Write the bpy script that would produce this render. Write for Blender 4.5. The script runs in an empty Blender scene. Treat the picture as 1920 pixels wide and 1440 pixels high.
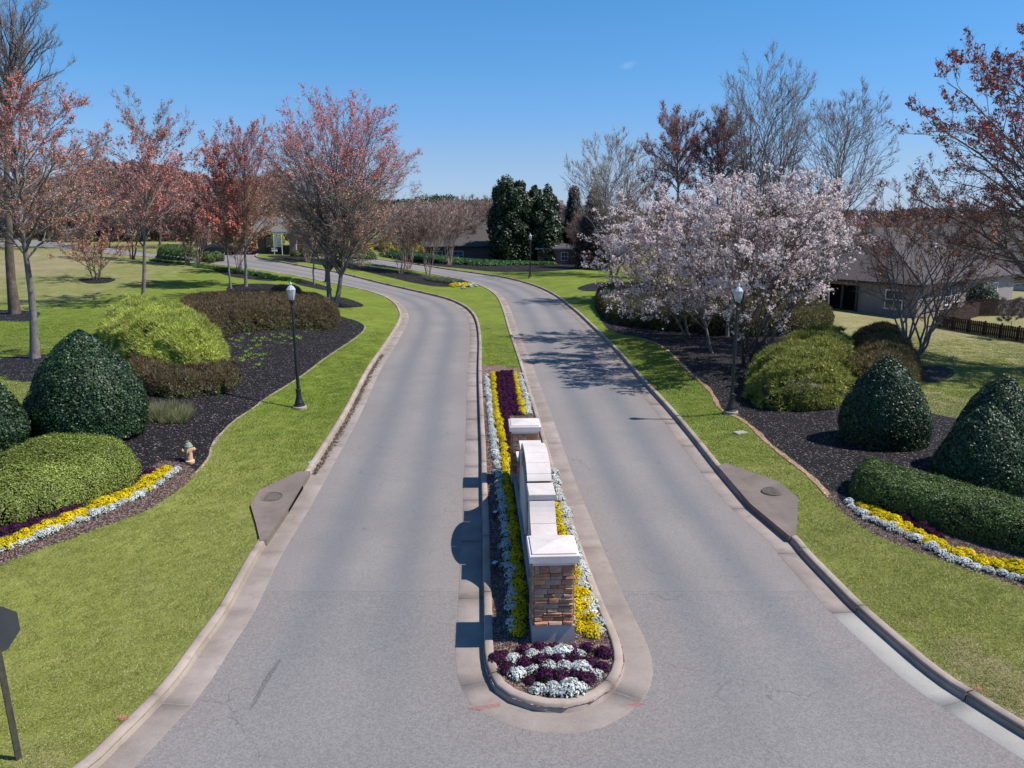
import bpy, bmesh, math, random
import numpy as np
from mathutils import Vector, Matrix, geometry
PI = math.pi
rng = np.random.default_rng(7)
random.seed(7)
SC = bpy.context.scene
COL = SC.collection

# ------------------------------------------------------------------ camera, sky, sun, exposure
CAMZ, PITCH, FPX = 8.5, math.radians(12.7), 1461.0
cam = bpy.data.objects.new('camera', bpy.data.cameras.new('camera'))
COL.objects.link(cam)
cam.location = (0, 0, CAMZ)
cam.rotation_euler = (PI / 2 - PITCH, 0, 0)
cam.data.sensor_width = 36.0
cam.data.lens = 36.0 * FPX / 1920.0
cam.data.clip_start = 0.1
cam.data.clip_end = 9000
SC.camera = cam

SUN_EL = math.radians(53.5)
SUN_TO = Vector((math.cos(SUN_EL) * 0.998, -math.cos(SUN_EL) * 0.06, math.sin(SUN_EL)))
world = bpy.data.worlds.new('World'); SC.world = world
world.use_nodes = True
wn = world.node_tree
bg = wn.nodes['Background']
skyt = wn.nodes.new('ShaderNodeTexSky')
skyt.sky_type = 'NISHITA'; skyt.sun_disc = False
skyt.sun_elevation = SUN_EL; skyt.sun_rotation = math.radians(93)
skyt.altitude = 300; skyt.air_density = 1.0; skyt.dust_density = 0.1; skyt.ozone_density = 5.0
# clear dry air: cooler towards the horizon than the stock atmosphere
tcs = wn.nodes.new('ShaderNodeTexCoord'); sx_ = wn.nodes.new('ShaderNodeSeparateXYZ'); wn.links.new(tcs.outputs['Generated'], sx_.inputs[0])
cr_ = wn.nodes.new('ShaderNodeValToRGB'); wn.links.new(sx_.outputs[2], cr_.inputs[0])
for i_, (p_, c_) in enumerate(((0.0, (.44, .58, .98)), (.058, (.50, .60, .84)), (.14, (.43, .68, .90)), (.225, (.385, .73, .93)), (.7, (.48, .80, 1.0)))):
    e_ = cr_.color_ramp.elements[i_] if i_ < 2 else cr_.color_ramp.elements.new(p_)
    e_.position = p_; e_.color = (*c_, 1)
hs = wn.nodes.new('ShaderNodeMix'); hs.data_type = 'RGBA'; hs.blend_type = 'MULTIPLY'; hs.inputs[0].default_value = 1.0
wn.links.new(skyt.outputs[0], hs.inputs[6]); wn.links.new(cr_.outputs[0], hs.inputs[7])
# one faint scrap of cloud
tc = wn.nodes.new('ShaderNodeTexCoord')
cdir = Vector(((1178 - 960) / FPX, math.cos(PITCH) - (122 - 720) / FPX * math.sin(PITCH), -math.sin(PITCH) - (122 - 720) / FPX * math.cos(PITCH))).normalized()
sub = wn.nodes.new('ShaderNodeVectorMath'); sub.operation = 'SUBTRACT'; sub.inputs[1].default_value = cdir
wn.links.new(tc.outputs['Generated'], sub.inputs[0])
mul = wn.nodes.new('ShaderNodeVectorMath'); mul.operation = 'MULTIPLY'; mul.inputs[1].default_value = (55, 55, 130)
wn.links.new(sub.outputs[0], mul.inputs[0])
ln = wn.nodes.new('ShaderNodeVectorMath'); ln.operation = 'LENGTH'; wn.links.new(mul.outputs[0], ln.inputs[0])
cn = wn.nodes.new('ShaderNodeTexNoise'); cn.inputs['Scale'].default_value = 90; cn.inputs['Detail'].default_value = 6
wn.links.new(tc.outputs['Generated'], cn.inputs['Vector'])
ad = wn.nodes.new('ShaderNodeMath'); ad.operation = 'MULTIPLY_ADD'; ad.inputs[1].default_value = 1.6
wn.links.new(cn.outputs[0], ad.inputs[0]); wn.links.new(ln.outputs['Value'], ad.inputs[2])
mr = wn.nodes.new('ShaderNodeMapRange'); mr.interpolation_type = 'SMOOTHSTEP'
for i, v in zip((1, 2, 3, 4), (0.7, 1.55, 0.16, 0.0)): mr.inputs[i].default_value = v
wn.links.new(ad.outputs[0], mr.inputs[0])
mx = wn.nodes.new('ShaderNodeMix'); mx.data_type = 'RGBA'
wn.links.new(mr.outputs[0], mx.inputs[0]); wn.links.new(hs.outputs[2], mx.inputs[6]); mx.inputs[7].default_value = (4.2, 5.2, 6.4, 1)
wn.links.new(mx.outputs[2], bg.inputs['Color'])
bg.inputs['Strength'].default_value = 0.1247

sl = bpy.data.lights.new('sun', 'SUN'); sl.energy = 5.0; sl.angle = math.radians(0.53); sl.color = (1.0, 0.955, 0.90)
so = bpy.data.objects.new('sun', sl); COL.objects.link(so)
so.location = (30, -5, 60); so.rotation_euler = (-SUN_TO).to_track_quat('-Z', 'Y').to_euler()
SC.view_settings.view_transform = 'Standard'; SC.view_settings.look = 'None'
SC.view_settings.gamma = 1.0; SC.view_settings.use_curve_mapping = False
SC.view_settings.exposure = 0.27
SC.cycles.max_bounces = 6; SC.cycles.diffuse_bounces = 3; SC.cycles.glossy_bounces = 2
SC.cycles.transparent_max_bounces = 8; SC.cycles.transmission_bounces = 4

# ------------------------------------------------------------------ object helpers
KIDS = {}
def tag(o, label=None, cat=None, group=None, kind=None):
    if label: o['label'] = label
    if cat: o['category'] = cat
    if group: o['group'] = group
    if kind: o['kind'] = kind
    return o
def link(name, me, parent=None, loc=None, rotz=0.0):
    o = bpy.data.objects.new(name, me); COL.objects.link(o)
    if parent:
        o.parent = parent; KIDS.setdefault(parent.name, []).append(o)
    if loc is not None: o.location = loc
    if rotz: o.rotation_euler = (0, 0, rotz)
    return o
def empty(name, loc=(0, 0, 0), rotz=0.0):
    return link(name, None, None, loc, rotz)
def mesh_np(name, V, F, mats, mi=None, col=None, smooth=False):
    """V (N,3); F: array (M,3|4) or a list of such arrays"""
    V = np.asarray(V, dtype=np.float32)
    Fs = [np.asarray(f, dtype=np.int32) for f in (F if isinstance(F, (list, tuple)) else [F]) if len(f)]
    me = bpy.data.meshes.new(name)
    me.vertices.add(len(V)); me.vertices.foreach_set('co', V.ravel())
    tot = np.concatenate([np.full(len(f), f.shape[1], np.int32) for f in Fs])
    loops = np.concatenate([f.ravel() for f in Fs])
    start = np.concatenate([[0], np.cumsum(tot)[:-1]]).astype(np.int32)
    me.loops.add(len(loops)); me.loops.foreach_set('vertex_index', loops)
    me.polygons.add(len(tot)); me.polygons.foreach_set('loop_start', start); me.polygons.foreach_set('loop_total', tot)
    for m in (mats if isinstance(mats, (list, tuple)) else [mats]): me.materials.append(m)
    if mi is not None: me.polygons.foreach_set('material_index', np.asarray(mi, dtype=np.int32))
    if smooth: me.polygons.foreach_set('use_smooth', np.ones(len(tot), dtype=bool))
    if col is not None:
        a = me.color_attributes.new('col', 'FLOAT_COLOR', 'POINT')
        c = np.ones((len(V), 4), np.float32); c[:, :3] = col; a.data.foreach_set('color', c.ravel())
    me.update(calc_edges=True); me.validate()
    return me
def attr(me, name, vals):
    a = me.attributes.new(name, 'FLOAT', 'POINT'); a.data.foreach_set('value', np.asarray(vals, np.float32))

class MB:
    """small solid builder: boxes, tubes, lathes, prisms -> one mesh"""
    def __init__(s): s.v, s.f, s.m = [], [], []
    def add(s, vs, fs, m=0):
        n = len(s.v); s.v += [tuple(v) for v in vs]; s.f += [tuple(i + n for i in f) for f in fs]; s.m += [m] * len(fs); return s
    def box(s, x0, x1, y0, y1, z0, z1, m=0):
        vs = [(x, y, z) for z in (z0, z1) for y in (y0, y1) for x in (x0, x1)]
        return s.add(vs, [(0, 2, 3, 1), (4, 5, 7, 6), (0, 1, 5, 4), (2, 6, 7, 3), (0, 4, 6, 2), (1, 3, 7, 5)], m)
    def bevbox(s, x0, x1, y0, y1, z0, z1, b=0.02, m=0):
        """box with chamfered top edges"""
        vs = [(x0, y0, z0), (x1, y0, z0), (x1, y1, z0), (x0, y1, z0), (x0, y0, z1 - b), (x1, y0, z1 - b), (x1, y1, z1 - b), (x0, y1, z1 - b),
              (x0 + b, y0 + b, z1), (x1 - b, y0 + b, z1), (x1 - b, y1 - b, z1), (x0 + b, y1 - b, z1)]
        fs = [(3, 2, 1, 0), (8, 9, 10, 11)]
        for i in range(4):
            j = (i + 1) % 4; fs += [(i, j, 4 + j, 4 + i), (4 + i, 4 + j, 8 + j, 8 + i)]
        return s.add(vs, fs, m)
    def lathe(s, prof, n=16, cx=0, cy=0, m=0, cap=True):
        vs = [(cx + r * math.cos(2 * PI * k / n), cy + r * math.sin(2 * PI * k / n), z) for r, z in prof for k in range(n)]
        fs = [(i * n + k, i * n + (k + 1) % n, (i + 1) * n + (k + 1) % n, (i + 1) * n + k) for i in range(len(prof) - 1) for k in range(n)]
        if cap: fs += [tuple(range(n))[::-1], tuple((len(prof) - 1) * n + k for k in range(n))]
        return s.add(vs, fs, m)
    def tube(s, p0, p1, r0, r1=None, n=8, m=0):
        r1 = r0 if r1 is None else r1
        p0, p1 = Vector(p0), Vector(p1); d = (p1 - p0).normalized()
        a = d.orthogonal().normalized(); b = d.cross(a)
        vs = [p + (a * math.cos(2 * PI * k / n) + b * math.sin(2 * PI * k / n)) * r for p, r in ((p0, r0), (p1, r1)) for k in range(n)]
        fs = [(k, (k + 1) % n, n + (k + 1) % n, n + k) for k in range(n)] + [tuple(range(n))[::-1], tuple(range(n, 2 * n))]
        return s.add(vs, fs, m)
    def prism(s, pts, z0, z1, m=0):
        n = len(pts)
        vs = [(x, y, z0) for x, y in pts] + [(x, y, z1) for x, y in pts]
        return s.add(vs, [tuple(range(n))[::-1], tuple(range(n, 2 * n))] + [(k, (k + 1) % n, n + (k + 1) % n, n + k) for k in range(n)], m)
    def extrude(s, prof, x0, x1, m=0):
        """profile in (y,z) extruded along x"""
        n = len(prof)
        vs = [(x0, y, z) for y, z in prof] + [(x1, y, z) for y, z in prof]
        return s.add(vs, [tuple(range(n)), tuple(range(n, 2 * n))[::-1]] + [(k, n + k, n + (k + 1) % n, (k + 1) % n) for k in range(n)], m)
    def mesh(s, name, mats, smooth=False):
        me = bpy.data.meshes.new(name); me.from_pydata(s.v, [], s.f)
        for m in (mats if isinstance(mats, (list, tuple)) else [mats]): me.materials.append(m)
        me.polygons.foreach_set('material_index', s.m)
        if smooth: me.polygons.foreach_set('use_smooth', [True] * len(s.f))
        bm = bmesh.new(); bm.from_mesh(me); bmesh.ops.recalc_face_normals(bm, faces=bm.faces); bm.to_mesh(me); bm.free()
        me.update(); return me
    def build(s, name, mats, parent=None, loc=None, rotz=0.0, smooth=False):
        return link(name, s.mesh(name, mats, smooth), parent, loc, rotz)
def copy_tree(o, parent=None):
    c = o.copy(); COL.objects.link(c)
    if parent:
        c.parent = parent; KIDS.setdefault(parent.name, []).append(c)
    for ch in list(KIDS.get(o.name, [])): copy_tree(ch, c)
    return c
def dup(o, loc=None, rotz=None, scale=None):
    c = copy_tree(o)
    if loc is not None: c.location = loc
    if rotz is not None: c.rotation_euler = (0, 0, rotz)
    if scale is not None: c.scale = (scale,) * 3 if not hasattr(scale, '__len__') else scale
    return c

# ------------------------------------------------------------------ materials
class NT:
    def __init__(s, name):
        s.mat = bpy.data.materials.new(name); s.mat.use_nodes = True
        s.t = s.mat.node_tree; s.t.nodes.clear()
        s.out = s.t.nodes.new('ShaderNodeOutputMaterial')
    def n(s, typ, ins=None, **props):
        nd = s.t.nodes.new('ShaderNode' + typ)
        for k, v in props.items(): setattr(nd, k, v)
        for k, v in (ins or {}).items():
            sk = nd.inputs[k]
            if isinstance(v, bpy.types.NodeSocket): s.t.links.new(v, sk)
            elif isinstance(v, (tuple, list)) and len(v) == 3 and sk.type == 'RGBA': sk.default_value = (*v, 1)
            else: sk.default_value = v
        return nd
    def obj(s): return s.n('TexCoord').outputs['Object']
    def pos(s): return s.n('NewGeometry').outputs['Position']
    def noise(s, vec, scale, detail=3, rough=.55, dist=0.0):
        return s.n('TexNoise', {'Vector': vec, 'Scale': scale, 'Detail': detail, 'Roughness': rough, 'Distortion': dist}).outputs[0]
    def ramp(s, fac, stops, interp='LINEAR'):
        r = s.n('ValToRGB', {'Fac': fac}); cr = r.color_ramp; cr.interpolation = interp
        while len(cr.elements) < len(stops): cr.elements.new(.5)
        for e, (p, c) in zip(cr.elements, stops):
            e.position = p; e.color = (*c, 1) if hasattr(c, '__len__') else (c, c, c, 1)
        return r.outputs[0]
    def math(s, op, a, b=0.0, c=None):
        ins = {0: a, 1: b}
        if c is not None: ins[2] = c
        return s.n('Math', ins, operation=op).outputs[0]
    def mix(s, fac, a, b, blend='MIX'):
        return s.n('Mix', {0: fac, 6: a, 7: b}, data_type='RGBA', blend_type=blend).outputs[2]
    def rng(s, v, a, b, c=0.0, d=1.0):
        return s.n('MapRange', {0: v, 1: a, 2: b, 3: c, 4: d}).outputs[0]
    def attr(s, name): return s.n('Attribute', attribute_name=name)
    def bump(s, h, strength=.3, dist=.02):
        return s.n('Bump', {'Height': h, 'Strength': strength, 'Distance': dist}).outputs[0]
    def done(s, col, rough=.8, normal=None, spec=.3, **extra):
        ins = {'Base Color': col, 'Roughness': rough, 'Specular IOR Level': spec}
        if normal is not None: ins['Normal'] = normal
        ins.update(extra)
        b = s.n('BsdfPrincipled', ins); s.t.links.new(b.outputs[0], s.out.inputs[0]); s.b = b
        return s.mat
def simple(name, c, var=.25, scale=6.0, rough=.7, spec=.3, bump=.0, metal=0.0):
    m = NT(name); v = m.obj(); f = m.noise(v, scale, 5)
    lo = tuple(x * (1 - var) for x in c); hi = tuple(min(1, x * (1 + var)) for x in c)
    return m.done(m.ramp(f, [(.3, lo), (.7, hi)]), rough, m.bump(m.noise(v, scale * 6, 4), bump, .01) if bump else None, spec, Metallic=metal)

def leafmat(name, rough=.5, spec=.4, trans=.25):
    m = NT(name); c = m.attr('col').outputs['Color']
    r = m.n('ObjectInfo').outputs['Random']
    c2 = m.n('HueSaturation', {'Color': c, 'Value': m.rng(r, 0, 1, .9, 1.12)}).outputs[0]
    p = m.n('BsdfPrincipled', {'Base Color': c2, 'Roughness': rough, 'Specular IOR Level': spec})
    if trans > 0:
        t = m.n('BsdfTranslucent', {'Color': c2})
        mxs = m.n('MixShader', {0: trans}); m.t.links.new(p.outputs[0], mxs.inputs[1]); m.t.links.new(t.outputs[0], mxs.inputs[2])
        m.t.links.new(mxs.outputs[0], m.out.inputs[0])
    else: m.t.links.new(p.outputs[0], m.out.inputs[0])
    return m.mat

def mk_asphalt():
    m = NT('asphalt'); p = m.pos()
    ac = m.attr('across').outputs['Fac']; ed = m.attr('edge').outputs['Fac']; fd = m.attr('fade').outputs['Fac']
    big = m.noise(p, .22, 4); med = m.noise(p, 1.3, 5); fine = m.n('SeparateColor', {0: m.n('TexVoronoi', {'Vector': p, 'Scale': 34.0}).outputs['Color']}).outputs[0]; fine2 = m.noise(p, 60, 2, .9)
    col = m.ramp(big, [(.3, (.186, .175, .168)), (.7, (.236, .218, .205))])
    # wheel tracks (polished blue grey) and paler crown
    a = m.math('ABSOLUTE', m.math('SUBTRACT', m.math('ABSOLUTE', m.math('SUBTRACT', m.math('ADD', ac, m.rng(med, 0, 1, -.03, .03)), .5)), .17))
    tr = m.math('MULTIPLY', m.rng(a, .02, .13, 1, 0), fd)
    col = m.mix(m.math('MULTIPLY', tr, .75), col, (.150, .146, .153))
    dirt = m.math('MULTIPLY', m.rng(m.math('ADD', ed, m.rng(med, 0, 1, -.5, .5)), .45, 1.5, 1, 0), .55)
    col = m.mix(dirt, col, (.225, .185, .165))
    yy = m.n('SeparateXYZ', {0: p}).outputs[1]
    near = m.rng(m.math('ADD', yy, m.rng(med, 0, 1, -.04, .04)), 16.22, 16.28, 1, 0)
    col = m.mix(m.math('MULTIPLY', near, .22), col, (.142, .136, .136))
    seam = m.rng(m.math('ABSOLUTE', m.math('SUBTRACT', m.math('ADD', yy, m.rng(med, 0, 1, -.04, .04)), 16.25)), 0.0, .03, 1, 0)
    amp = m.rng(near, 0, 1, .6, 1.0)
    sp = m.math('MULTIPLY', m.rng(fine, 0, 1, -.17, .19), amp)
    sp2 = m.math('MULTIPLY', m.rng(fine2, .3, .7, -.3, .33), amp)
    k = m.math('ADD', m.math('ADD', 1.0, sp), sp2)
    col = m.mix(1.0, col, m.n('CombineColor', {0: k, 1: k, 2: k}).outputs[0], 'MULTIPLY')
    patch = m.rng(m.noise(p, .55, 3, .5, .6), .62, .72, 0, .22)
    col = m.mix(patch, col, (.13, .13, .14))
    oil = m.rng(m.noise(p, 2.1, 2, .4), .73, .79, 0, .4); col = m.mix(oil, col, (.09, .09, .10))
    # cracks
    wv = m.n('VectorMath', {0: p, 1: m.n('VectorMath', {0: m.n('TexNoise', {'Vector': p, 'Scale': .9, 'Detail': 5}).outputs['Color'], 3: 2.2}, operation='SCALE').outputs[0]}, operation='ADD').outputs[0]
    vd = m.n('TexVoronoi', {'Vector': wv, 'Scale': .2}, feature='DISTANCE_TO_EDGE', voronoi_dimensions='2D').outputs[0]
    crk = m.math('MULTIPLY', m.rng(vd, .0006, .0032, 1, 0), m.rng(m.noise(p, .33, 2), .47, .55, 0, 1))
    vd2 = m.n('TexVoronoi', {'Vector': wv, 'Scale': .8}, feature='DISTANCE_TO_EDGE', voronoi_dimensions='2D').outputs[0]
    crk2 = m.math('MULTIPLY', m.rng(vd2, .002, .010, 1, 0), m.rng(m.noise(p, .3, 2, .5, .3), .60, .66, 0, .7))
    ck = m.math('MAXIMUM', m.math('MAXIMUM', crk, crk2), m.math('MULTIPLY', seam, .45))
    col = m.mix(m.math('MULTIPLY', ck, .5), col, (.075, .07, .07))
    h = m.math('SUBTRACT', m.math('ADD', fine, m.math('MULTIPLY', fine2, .5)), m.math('MULTIPLY', ck, 1.5))
    return m.done(col, .85, m.bump(h, .25, .004), .25)
def mk_concrete(name, lo, hi, jit=.12, stain=.35):
    m = NT(name); p = m.pos(); r = m.n('ObjectInfo').outputs['Random']
    big = m.noise(p, 1.1, 5, .6); fine = m.noise(p, 60, 3, .8); st = m.noise(p, 3.2, 5, .7, .5)
    col = m.ramp(big, [(.3, lo), (.7, hi)])
    col = m.mix(m.rng(st, .55, .75, 0, stain), col, tuple(c * .45 for c in lo))
    k = m.math('ADD', m.rng(r, 0, 1, 1 - jit, 1 + jit), m.rng(fine, .3, .7, -.16, .16))
    col = m.mix(1.0, col, m.n('CombineColor', {0: k, 1: k, 2: k}).outputs[0], 'MULTIPLY')
    return m.done(col, .88, m.bump(m.math('ADD', fine, m.math('MULTIPLY', big, 2)), .3, .006), .25)
def mk_lawn():
    m = NT('turf'); p = m.pos(); dry = m.attr('dry').outputs['Fac']; gr = m.attr('lush').outputs['Fac']
    big = m.noise(p, .35, 4, .6); med = m.noise(p, 1.1, 8, .78); fine = m.noise(p, 26, 4, .8)
    st = m.n('Mapping', {'Vector': p, 'Scale': (9, 1.2, 4), 'Rotation': (0, 0, .35)}).outputs[0]; streak = m.noise(st, 1.3, 4, .7)
    col = m.ramp(med, [(.25, (.17, .195, .038)), (.5, (.225, .235, .058)), (.8, (.29, .275, .095))])
    col = m.mix(gr, col, m.ramp(med, [(.3, (.108, .158, .016)), (.7, (.19, .225, .034))]))
    col = m.mix(m.rng(streak, .45, .75, 0, .35), col, (.22, .26, .05))
    d = m.math('ADD', dry, m.rng(med, .3, .7, -.35, .35))
    d = m.math('MULTIPLY', m.rng(d, .25, .75, 0, 1), m.rng(dry, 0, .15, 0, 1))
    col = m.mix(m.math('MULTIPLY', d, .85), col, m.ramp(fine, [(.3, (.20, .155, .085)), (.7, (.36, .29, .18))]))
    k = m.math('ADD', m.rng(fine, .3, .7, .68, 1.22), m.rng(big, .3, .7, -.15, .15))
    col = m.mix(1.0, col, m.n('CombineColor', {0: k, 1: k, 2: k}).outputs[0], 'MULTIPLY')
    return m.done(col, .9, m.bump(m.math('ADD', fine, m.math('MULTIPLY', med, 1.5)), .8, .04), .15)
def mk_mulch(name, lo, hi, fleck, amt):
    m = NT(name); p = m.pos()
    st = m.n('TexVoronoi', {'Vector': p, 'Scale': 22.0, 'Randomness': 1.0}); c = st.outputs['Color']
    r = m.n('SeparateColor', {0: c}).outputs[0]; g = m.n('SeparateColor', {0: c}).outputs[1]
    med = m.noise(p, 1.6, 5, .7)
    col = m.ramp(r, [(.1, lo), (.8, hi)])
    col = m.mix(m.rng(g, 1 - amt, 1 - amt * .5, 0, .8), col, fleck)
    k = m.rng(med, .3, .7, .7, 1.3)
    col = m.mix(1.0, col, m.n('CombineColor', {0: k, 1: k, 2: k}).outputs[0], 'MULTIPLY')
    return m.done(col, .9, m.bump(m.math('ADD', r, med), .9, .05), .2)
def mk_bark(name, lo, hi, pale):
    m = NT(name); v = m.obj()
    st = m.n('Mapping', {'Vector': v, 'Scale': (9, 9, 1.6)}).outputs[0]
    a = m.noise(st, 1.6, 5, .75, .5); b = m.noise(v, 1.3, 4, .6)
    col = m.ramp(a, [(.3, lo), (.7, hi)])
    col = m.mix(m.rng(b, .5, .68, 0, .6), col, pale)
    return m.done(col, .9, m.bump(a, .8, .04), .2)
def mk_random(name, cols, scale=3.0, rough=.85, bump=.5):
    """natural stone: one colour per piece plus grain"""
    m = NT(name); v = m.obj(); r = m.n('ObjectInfo').outputs['Random']
    n = len(cols); col = m.ramp(r, [((i + .5) / n, c) for i, c in enumerate(cols)], 'CONSTANT')
    a = m.noise(v, scale * 3, 6, .75, .4); b = m.noise(v, scale * 14, 4, .8)
    k = m.math('ADD', m.rng(a, .3, .7, .62, 1.25), m.rng(b, .3, .7, -.12, .12))
    col = m.mix(1.0, col, m.n('CombineColor', {0: k, 1: k, 2: k}).outputs[0], 'MULTIPLY')
    return m.done(col, rough, m.bump(m.math('ADD', a, b), bump, .015), .25)
def mk_shingle(name, lo, hi):
    m = NT(name); v = m.obj()
    br = m.n('TexBrick', {'Vector': m.n('Mapping', {'Vector': v, 'Scale': (1, 1, 1)}).outputs[0], 'Scale': 3.4, 'Mortar Size': .015, 'Color1': lo, 'Color2': hi, 'Mortar': tuple(c * .5 for c in lo)})
    nz = m.noise(v, 3, 5, .8)
    col = m.mix(m.rng(nz, .3, .7, .1, .5), br.outputs[0], tuple(c * .75 for c in lo))
    return m.done(col, .9, m.bump(nz, .3, .02), .2)
def mk_brick(name, c1, c2, mortar, sc=4.0):
    m = NT(name); v = m.obj()
    sx = m.n('SeparateXYZ', {0: v}); u = m.math('ADD', sx.outputs[0], sx.outputs[1])
    vec = m.n('CombineXYZ', {0: u, 1: sx.outputs[2], 2: 0.0}).outputs[0]
    br = m.n('TexBrick', {'Vector': vec, 'Scale': sc, 'Mortar Size': .02, 'Color1': c1, 'Color2': c2, 'Mortar': mortar, 'Row Height': .25})
    nz = m.noise(v, 1.5, 4)
    col = m.mix(m.rng(nz, .3, .7, 0, .3), br.outputs[0], tuple(x * .7 for x in c1))
    return m.done(col, .9, None, .2)

M = {}
M['asphalt'] = mk_asphalt()
M['concrete'] = mk_concrete('kerb_concrete', (.27, .215, .175), (.38, .31, .26), .10, .5)
M['gutter'] = mk_concrete('gutter_concrete', (.22, .18, .155), (.31, .26, .228), .12, .4)
M['new_gutter'] = mk_concrete('pale_gutter_concrete', (.31, .295, .265), (.38, .36, .325), .06, .15)
M['slab'] = mk_concrete('drain_slab_concrete', (.145, .115, .098), (.205, .165, .14), .08, .4)
M['limestone'] = mk_concrete('limestone', (.54, .47, .43), (.66, .60, .56), .06, .28)
M['plinth'] = mk_concrete('plinth_render', (.36, .33, .33), (.42, .39, .385), .02, .1)
M['lawn'] = mk_lawn()
M['far_field'] = simple('far_field', (.15, .14, .07), .35, .05, .95, .1)
M['mulch'] = mk_mulch('black_mulch', (.006, .005, .006), (.018, .0155, .017), (.24, .21, .20), .07)
M['edge'] = mk_mulch('pale_dirt_edge', (.22, .16, .11), (.36, .28, .2), (.45, .38, .3), .1)
M['bark'] = mk_mulch('brown_bark_mulch', (.085, .045, .036), (.24, .155, .13), (.42, .33, .28), .12)
M['clay'] = mk_mulch('bare_clay_edge', (.24, .13, .08), (.42, .27, .19), (.5, .4, .33), .1)
M['trunk'] = mk_bark('grey_bark', (.10, .085, .075), (.27, .235, .215), (.42, .39, .37))
M['dark_trunk'] = mk_bark('brown_bark', (.07, .05, .04), (.17, .13, .105), (.26, .22, .19))
M['myrtle_trunk'] = mk_bark('tan_smooth_bark', (.26, .17, .13), (.42, .30, .24), (.52, .42, .36))
M['stone'] = mk_random('ledge_stone', [(.46, .21, .11), (.36, .17, .10), (.50, .27, .15), (.40, .25, .17), (.30, .15, .10), (.52, .34, .22), (.44, .21, .12), (.38, .27, .21), (.56, .31, .17)])
M['mortar'] = simple('mortar', (.10, .075, .06), .2, 20, .95, .1)
M['black_metal'] = simple('black_paint', (.016, .018, .02), .2, 5, .45, .5)
M['iron'] = simple('cast_iron', (.125, .10, .085), .3, 12, .8, .3, .3)
M['alu'] = simple('sign_back', (.045, .05, .052), .15, 3, .7, .25)
M['post'] = simple('rusty_green_post', (.06, .055, .04), .35, 9, .7, .3, .2)
M['leaf'] = leafmat('leaf'); M['gloss_leaf'] = leafmat('glossy_leaf', .45, .4, .1)
M['petal'] = leafmat('petal', .6, .2, .5); M['twig'] = leafmat('twig', .85, .15, 0)
M['white_trim'] = simple('white_trim', (.72, .72, .70), .05, 2, .5)
M['dark_trim'] = simple('dark_trim', (.05, .04, .035), .2, 2, .5)
m_ = NT('window_glass'); M['pane'] = m_.done(m_.ramp(m_.noise(m_.obj(), 1.5, 2), [(.3, (.02, .03, .035)), (.7, (.10, .13, .14))]), .08, None, .8)
m_ = NT('lantern_glass'); M['lantern'] = m_.done((.62, .68, .70), .3, None, .6, **{'Transmission Weight': .35})
M['shade_tyre'] = simple('shade_and_tyre_black', (.006, .006, .006), .1, 2, .95, .05)  # black that paints drain and patio shade; also the tyre colour
M['shingle'] = mk_shingle('brown_grey_shingle', (.085, .074, .070), (.12, .105, .10))
M['shingle_green'] = mk_shingle('green_grey_shingle', (.15, .155, .14), (.2, .205, .185))
M['brick_grey'] = mk_brick('pale_brick', (.25, .215, .205), (.31, .27, .255), (.27, .25, .24))
M['brick_red'] = mk_brick('red_brick', (.28, .12, .08), (.36, .17, .12), (.35, .3, .27))
M['brick_tan'] = mk_brick('pink_brick', (.34, .21, .165), (.42, .27, .21), (.4, .35, .32))
M['brick_dark'] = mk_brick('brown_brick', (.15, .105, .09), (.2, .14, .12), (.18, .15, .14))
M['fence'] = simple('fence_board', (.055, .036, .028), .4, 3, .9, .15, .3)
M['hydrant'] = simple('faded_orange_paint', (.66, .42, .24), .12, 9, .5)
M['green_paint'] = simple('green_paint', (.20, .28, .19), .15, 9, .5)

# ------------------------------------------------------------------ terrain
def sstep(x):
    x = np.clip(x, 0, 1); return x * x * (3 - 2 * x)
def zbase(x, y):
    x = np.asarray(x, float); y = np.asarray(y, float)
    z = 2.8 * sstep((y - 45) / 62) * sstep((-x - 2) / 32)
    z = z - 9.0 * sstep((y - 170) / 500) * sstep((y - 170) / 40)
    z = z - 2.2 * sstep((x - 52) / 60)
    return z
cp, sp_ = math.cos(PITCH), math.sin(PITCH)
def ray(u, v):
    a = (v - 720.0) / FPX
    return (u - 960.0) / FPX, cp - a * sp_, -sp_ - a * cp
TS = np.geomspace(8.0, 900.0, 500)
def hit(u, v, zf):
    dx, dy, dz = ray(u, v)
    X, Y, Z = dx * TS, dy * TS, CAMZ + dz * TS
    D = Z - zf(X, Y)
    k = np.argmax(D < 0)
    if not (D < 0).any(): k = len(TS) - 1
    a, b = D[k - 1], D[k]; t = TS[k - 1] + (TS[k] - TS[k - 1]) * (a / (a - b) if a != b else 0)
    for _ in range(2):
        z = float(zf(np.array([dx * t]), np.array([dy * t]))[0])
        if dz < -1e-3: t = .5 * t + .5 * (z - CAMZ) / dz
    return dx * t, dy * t
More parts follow.
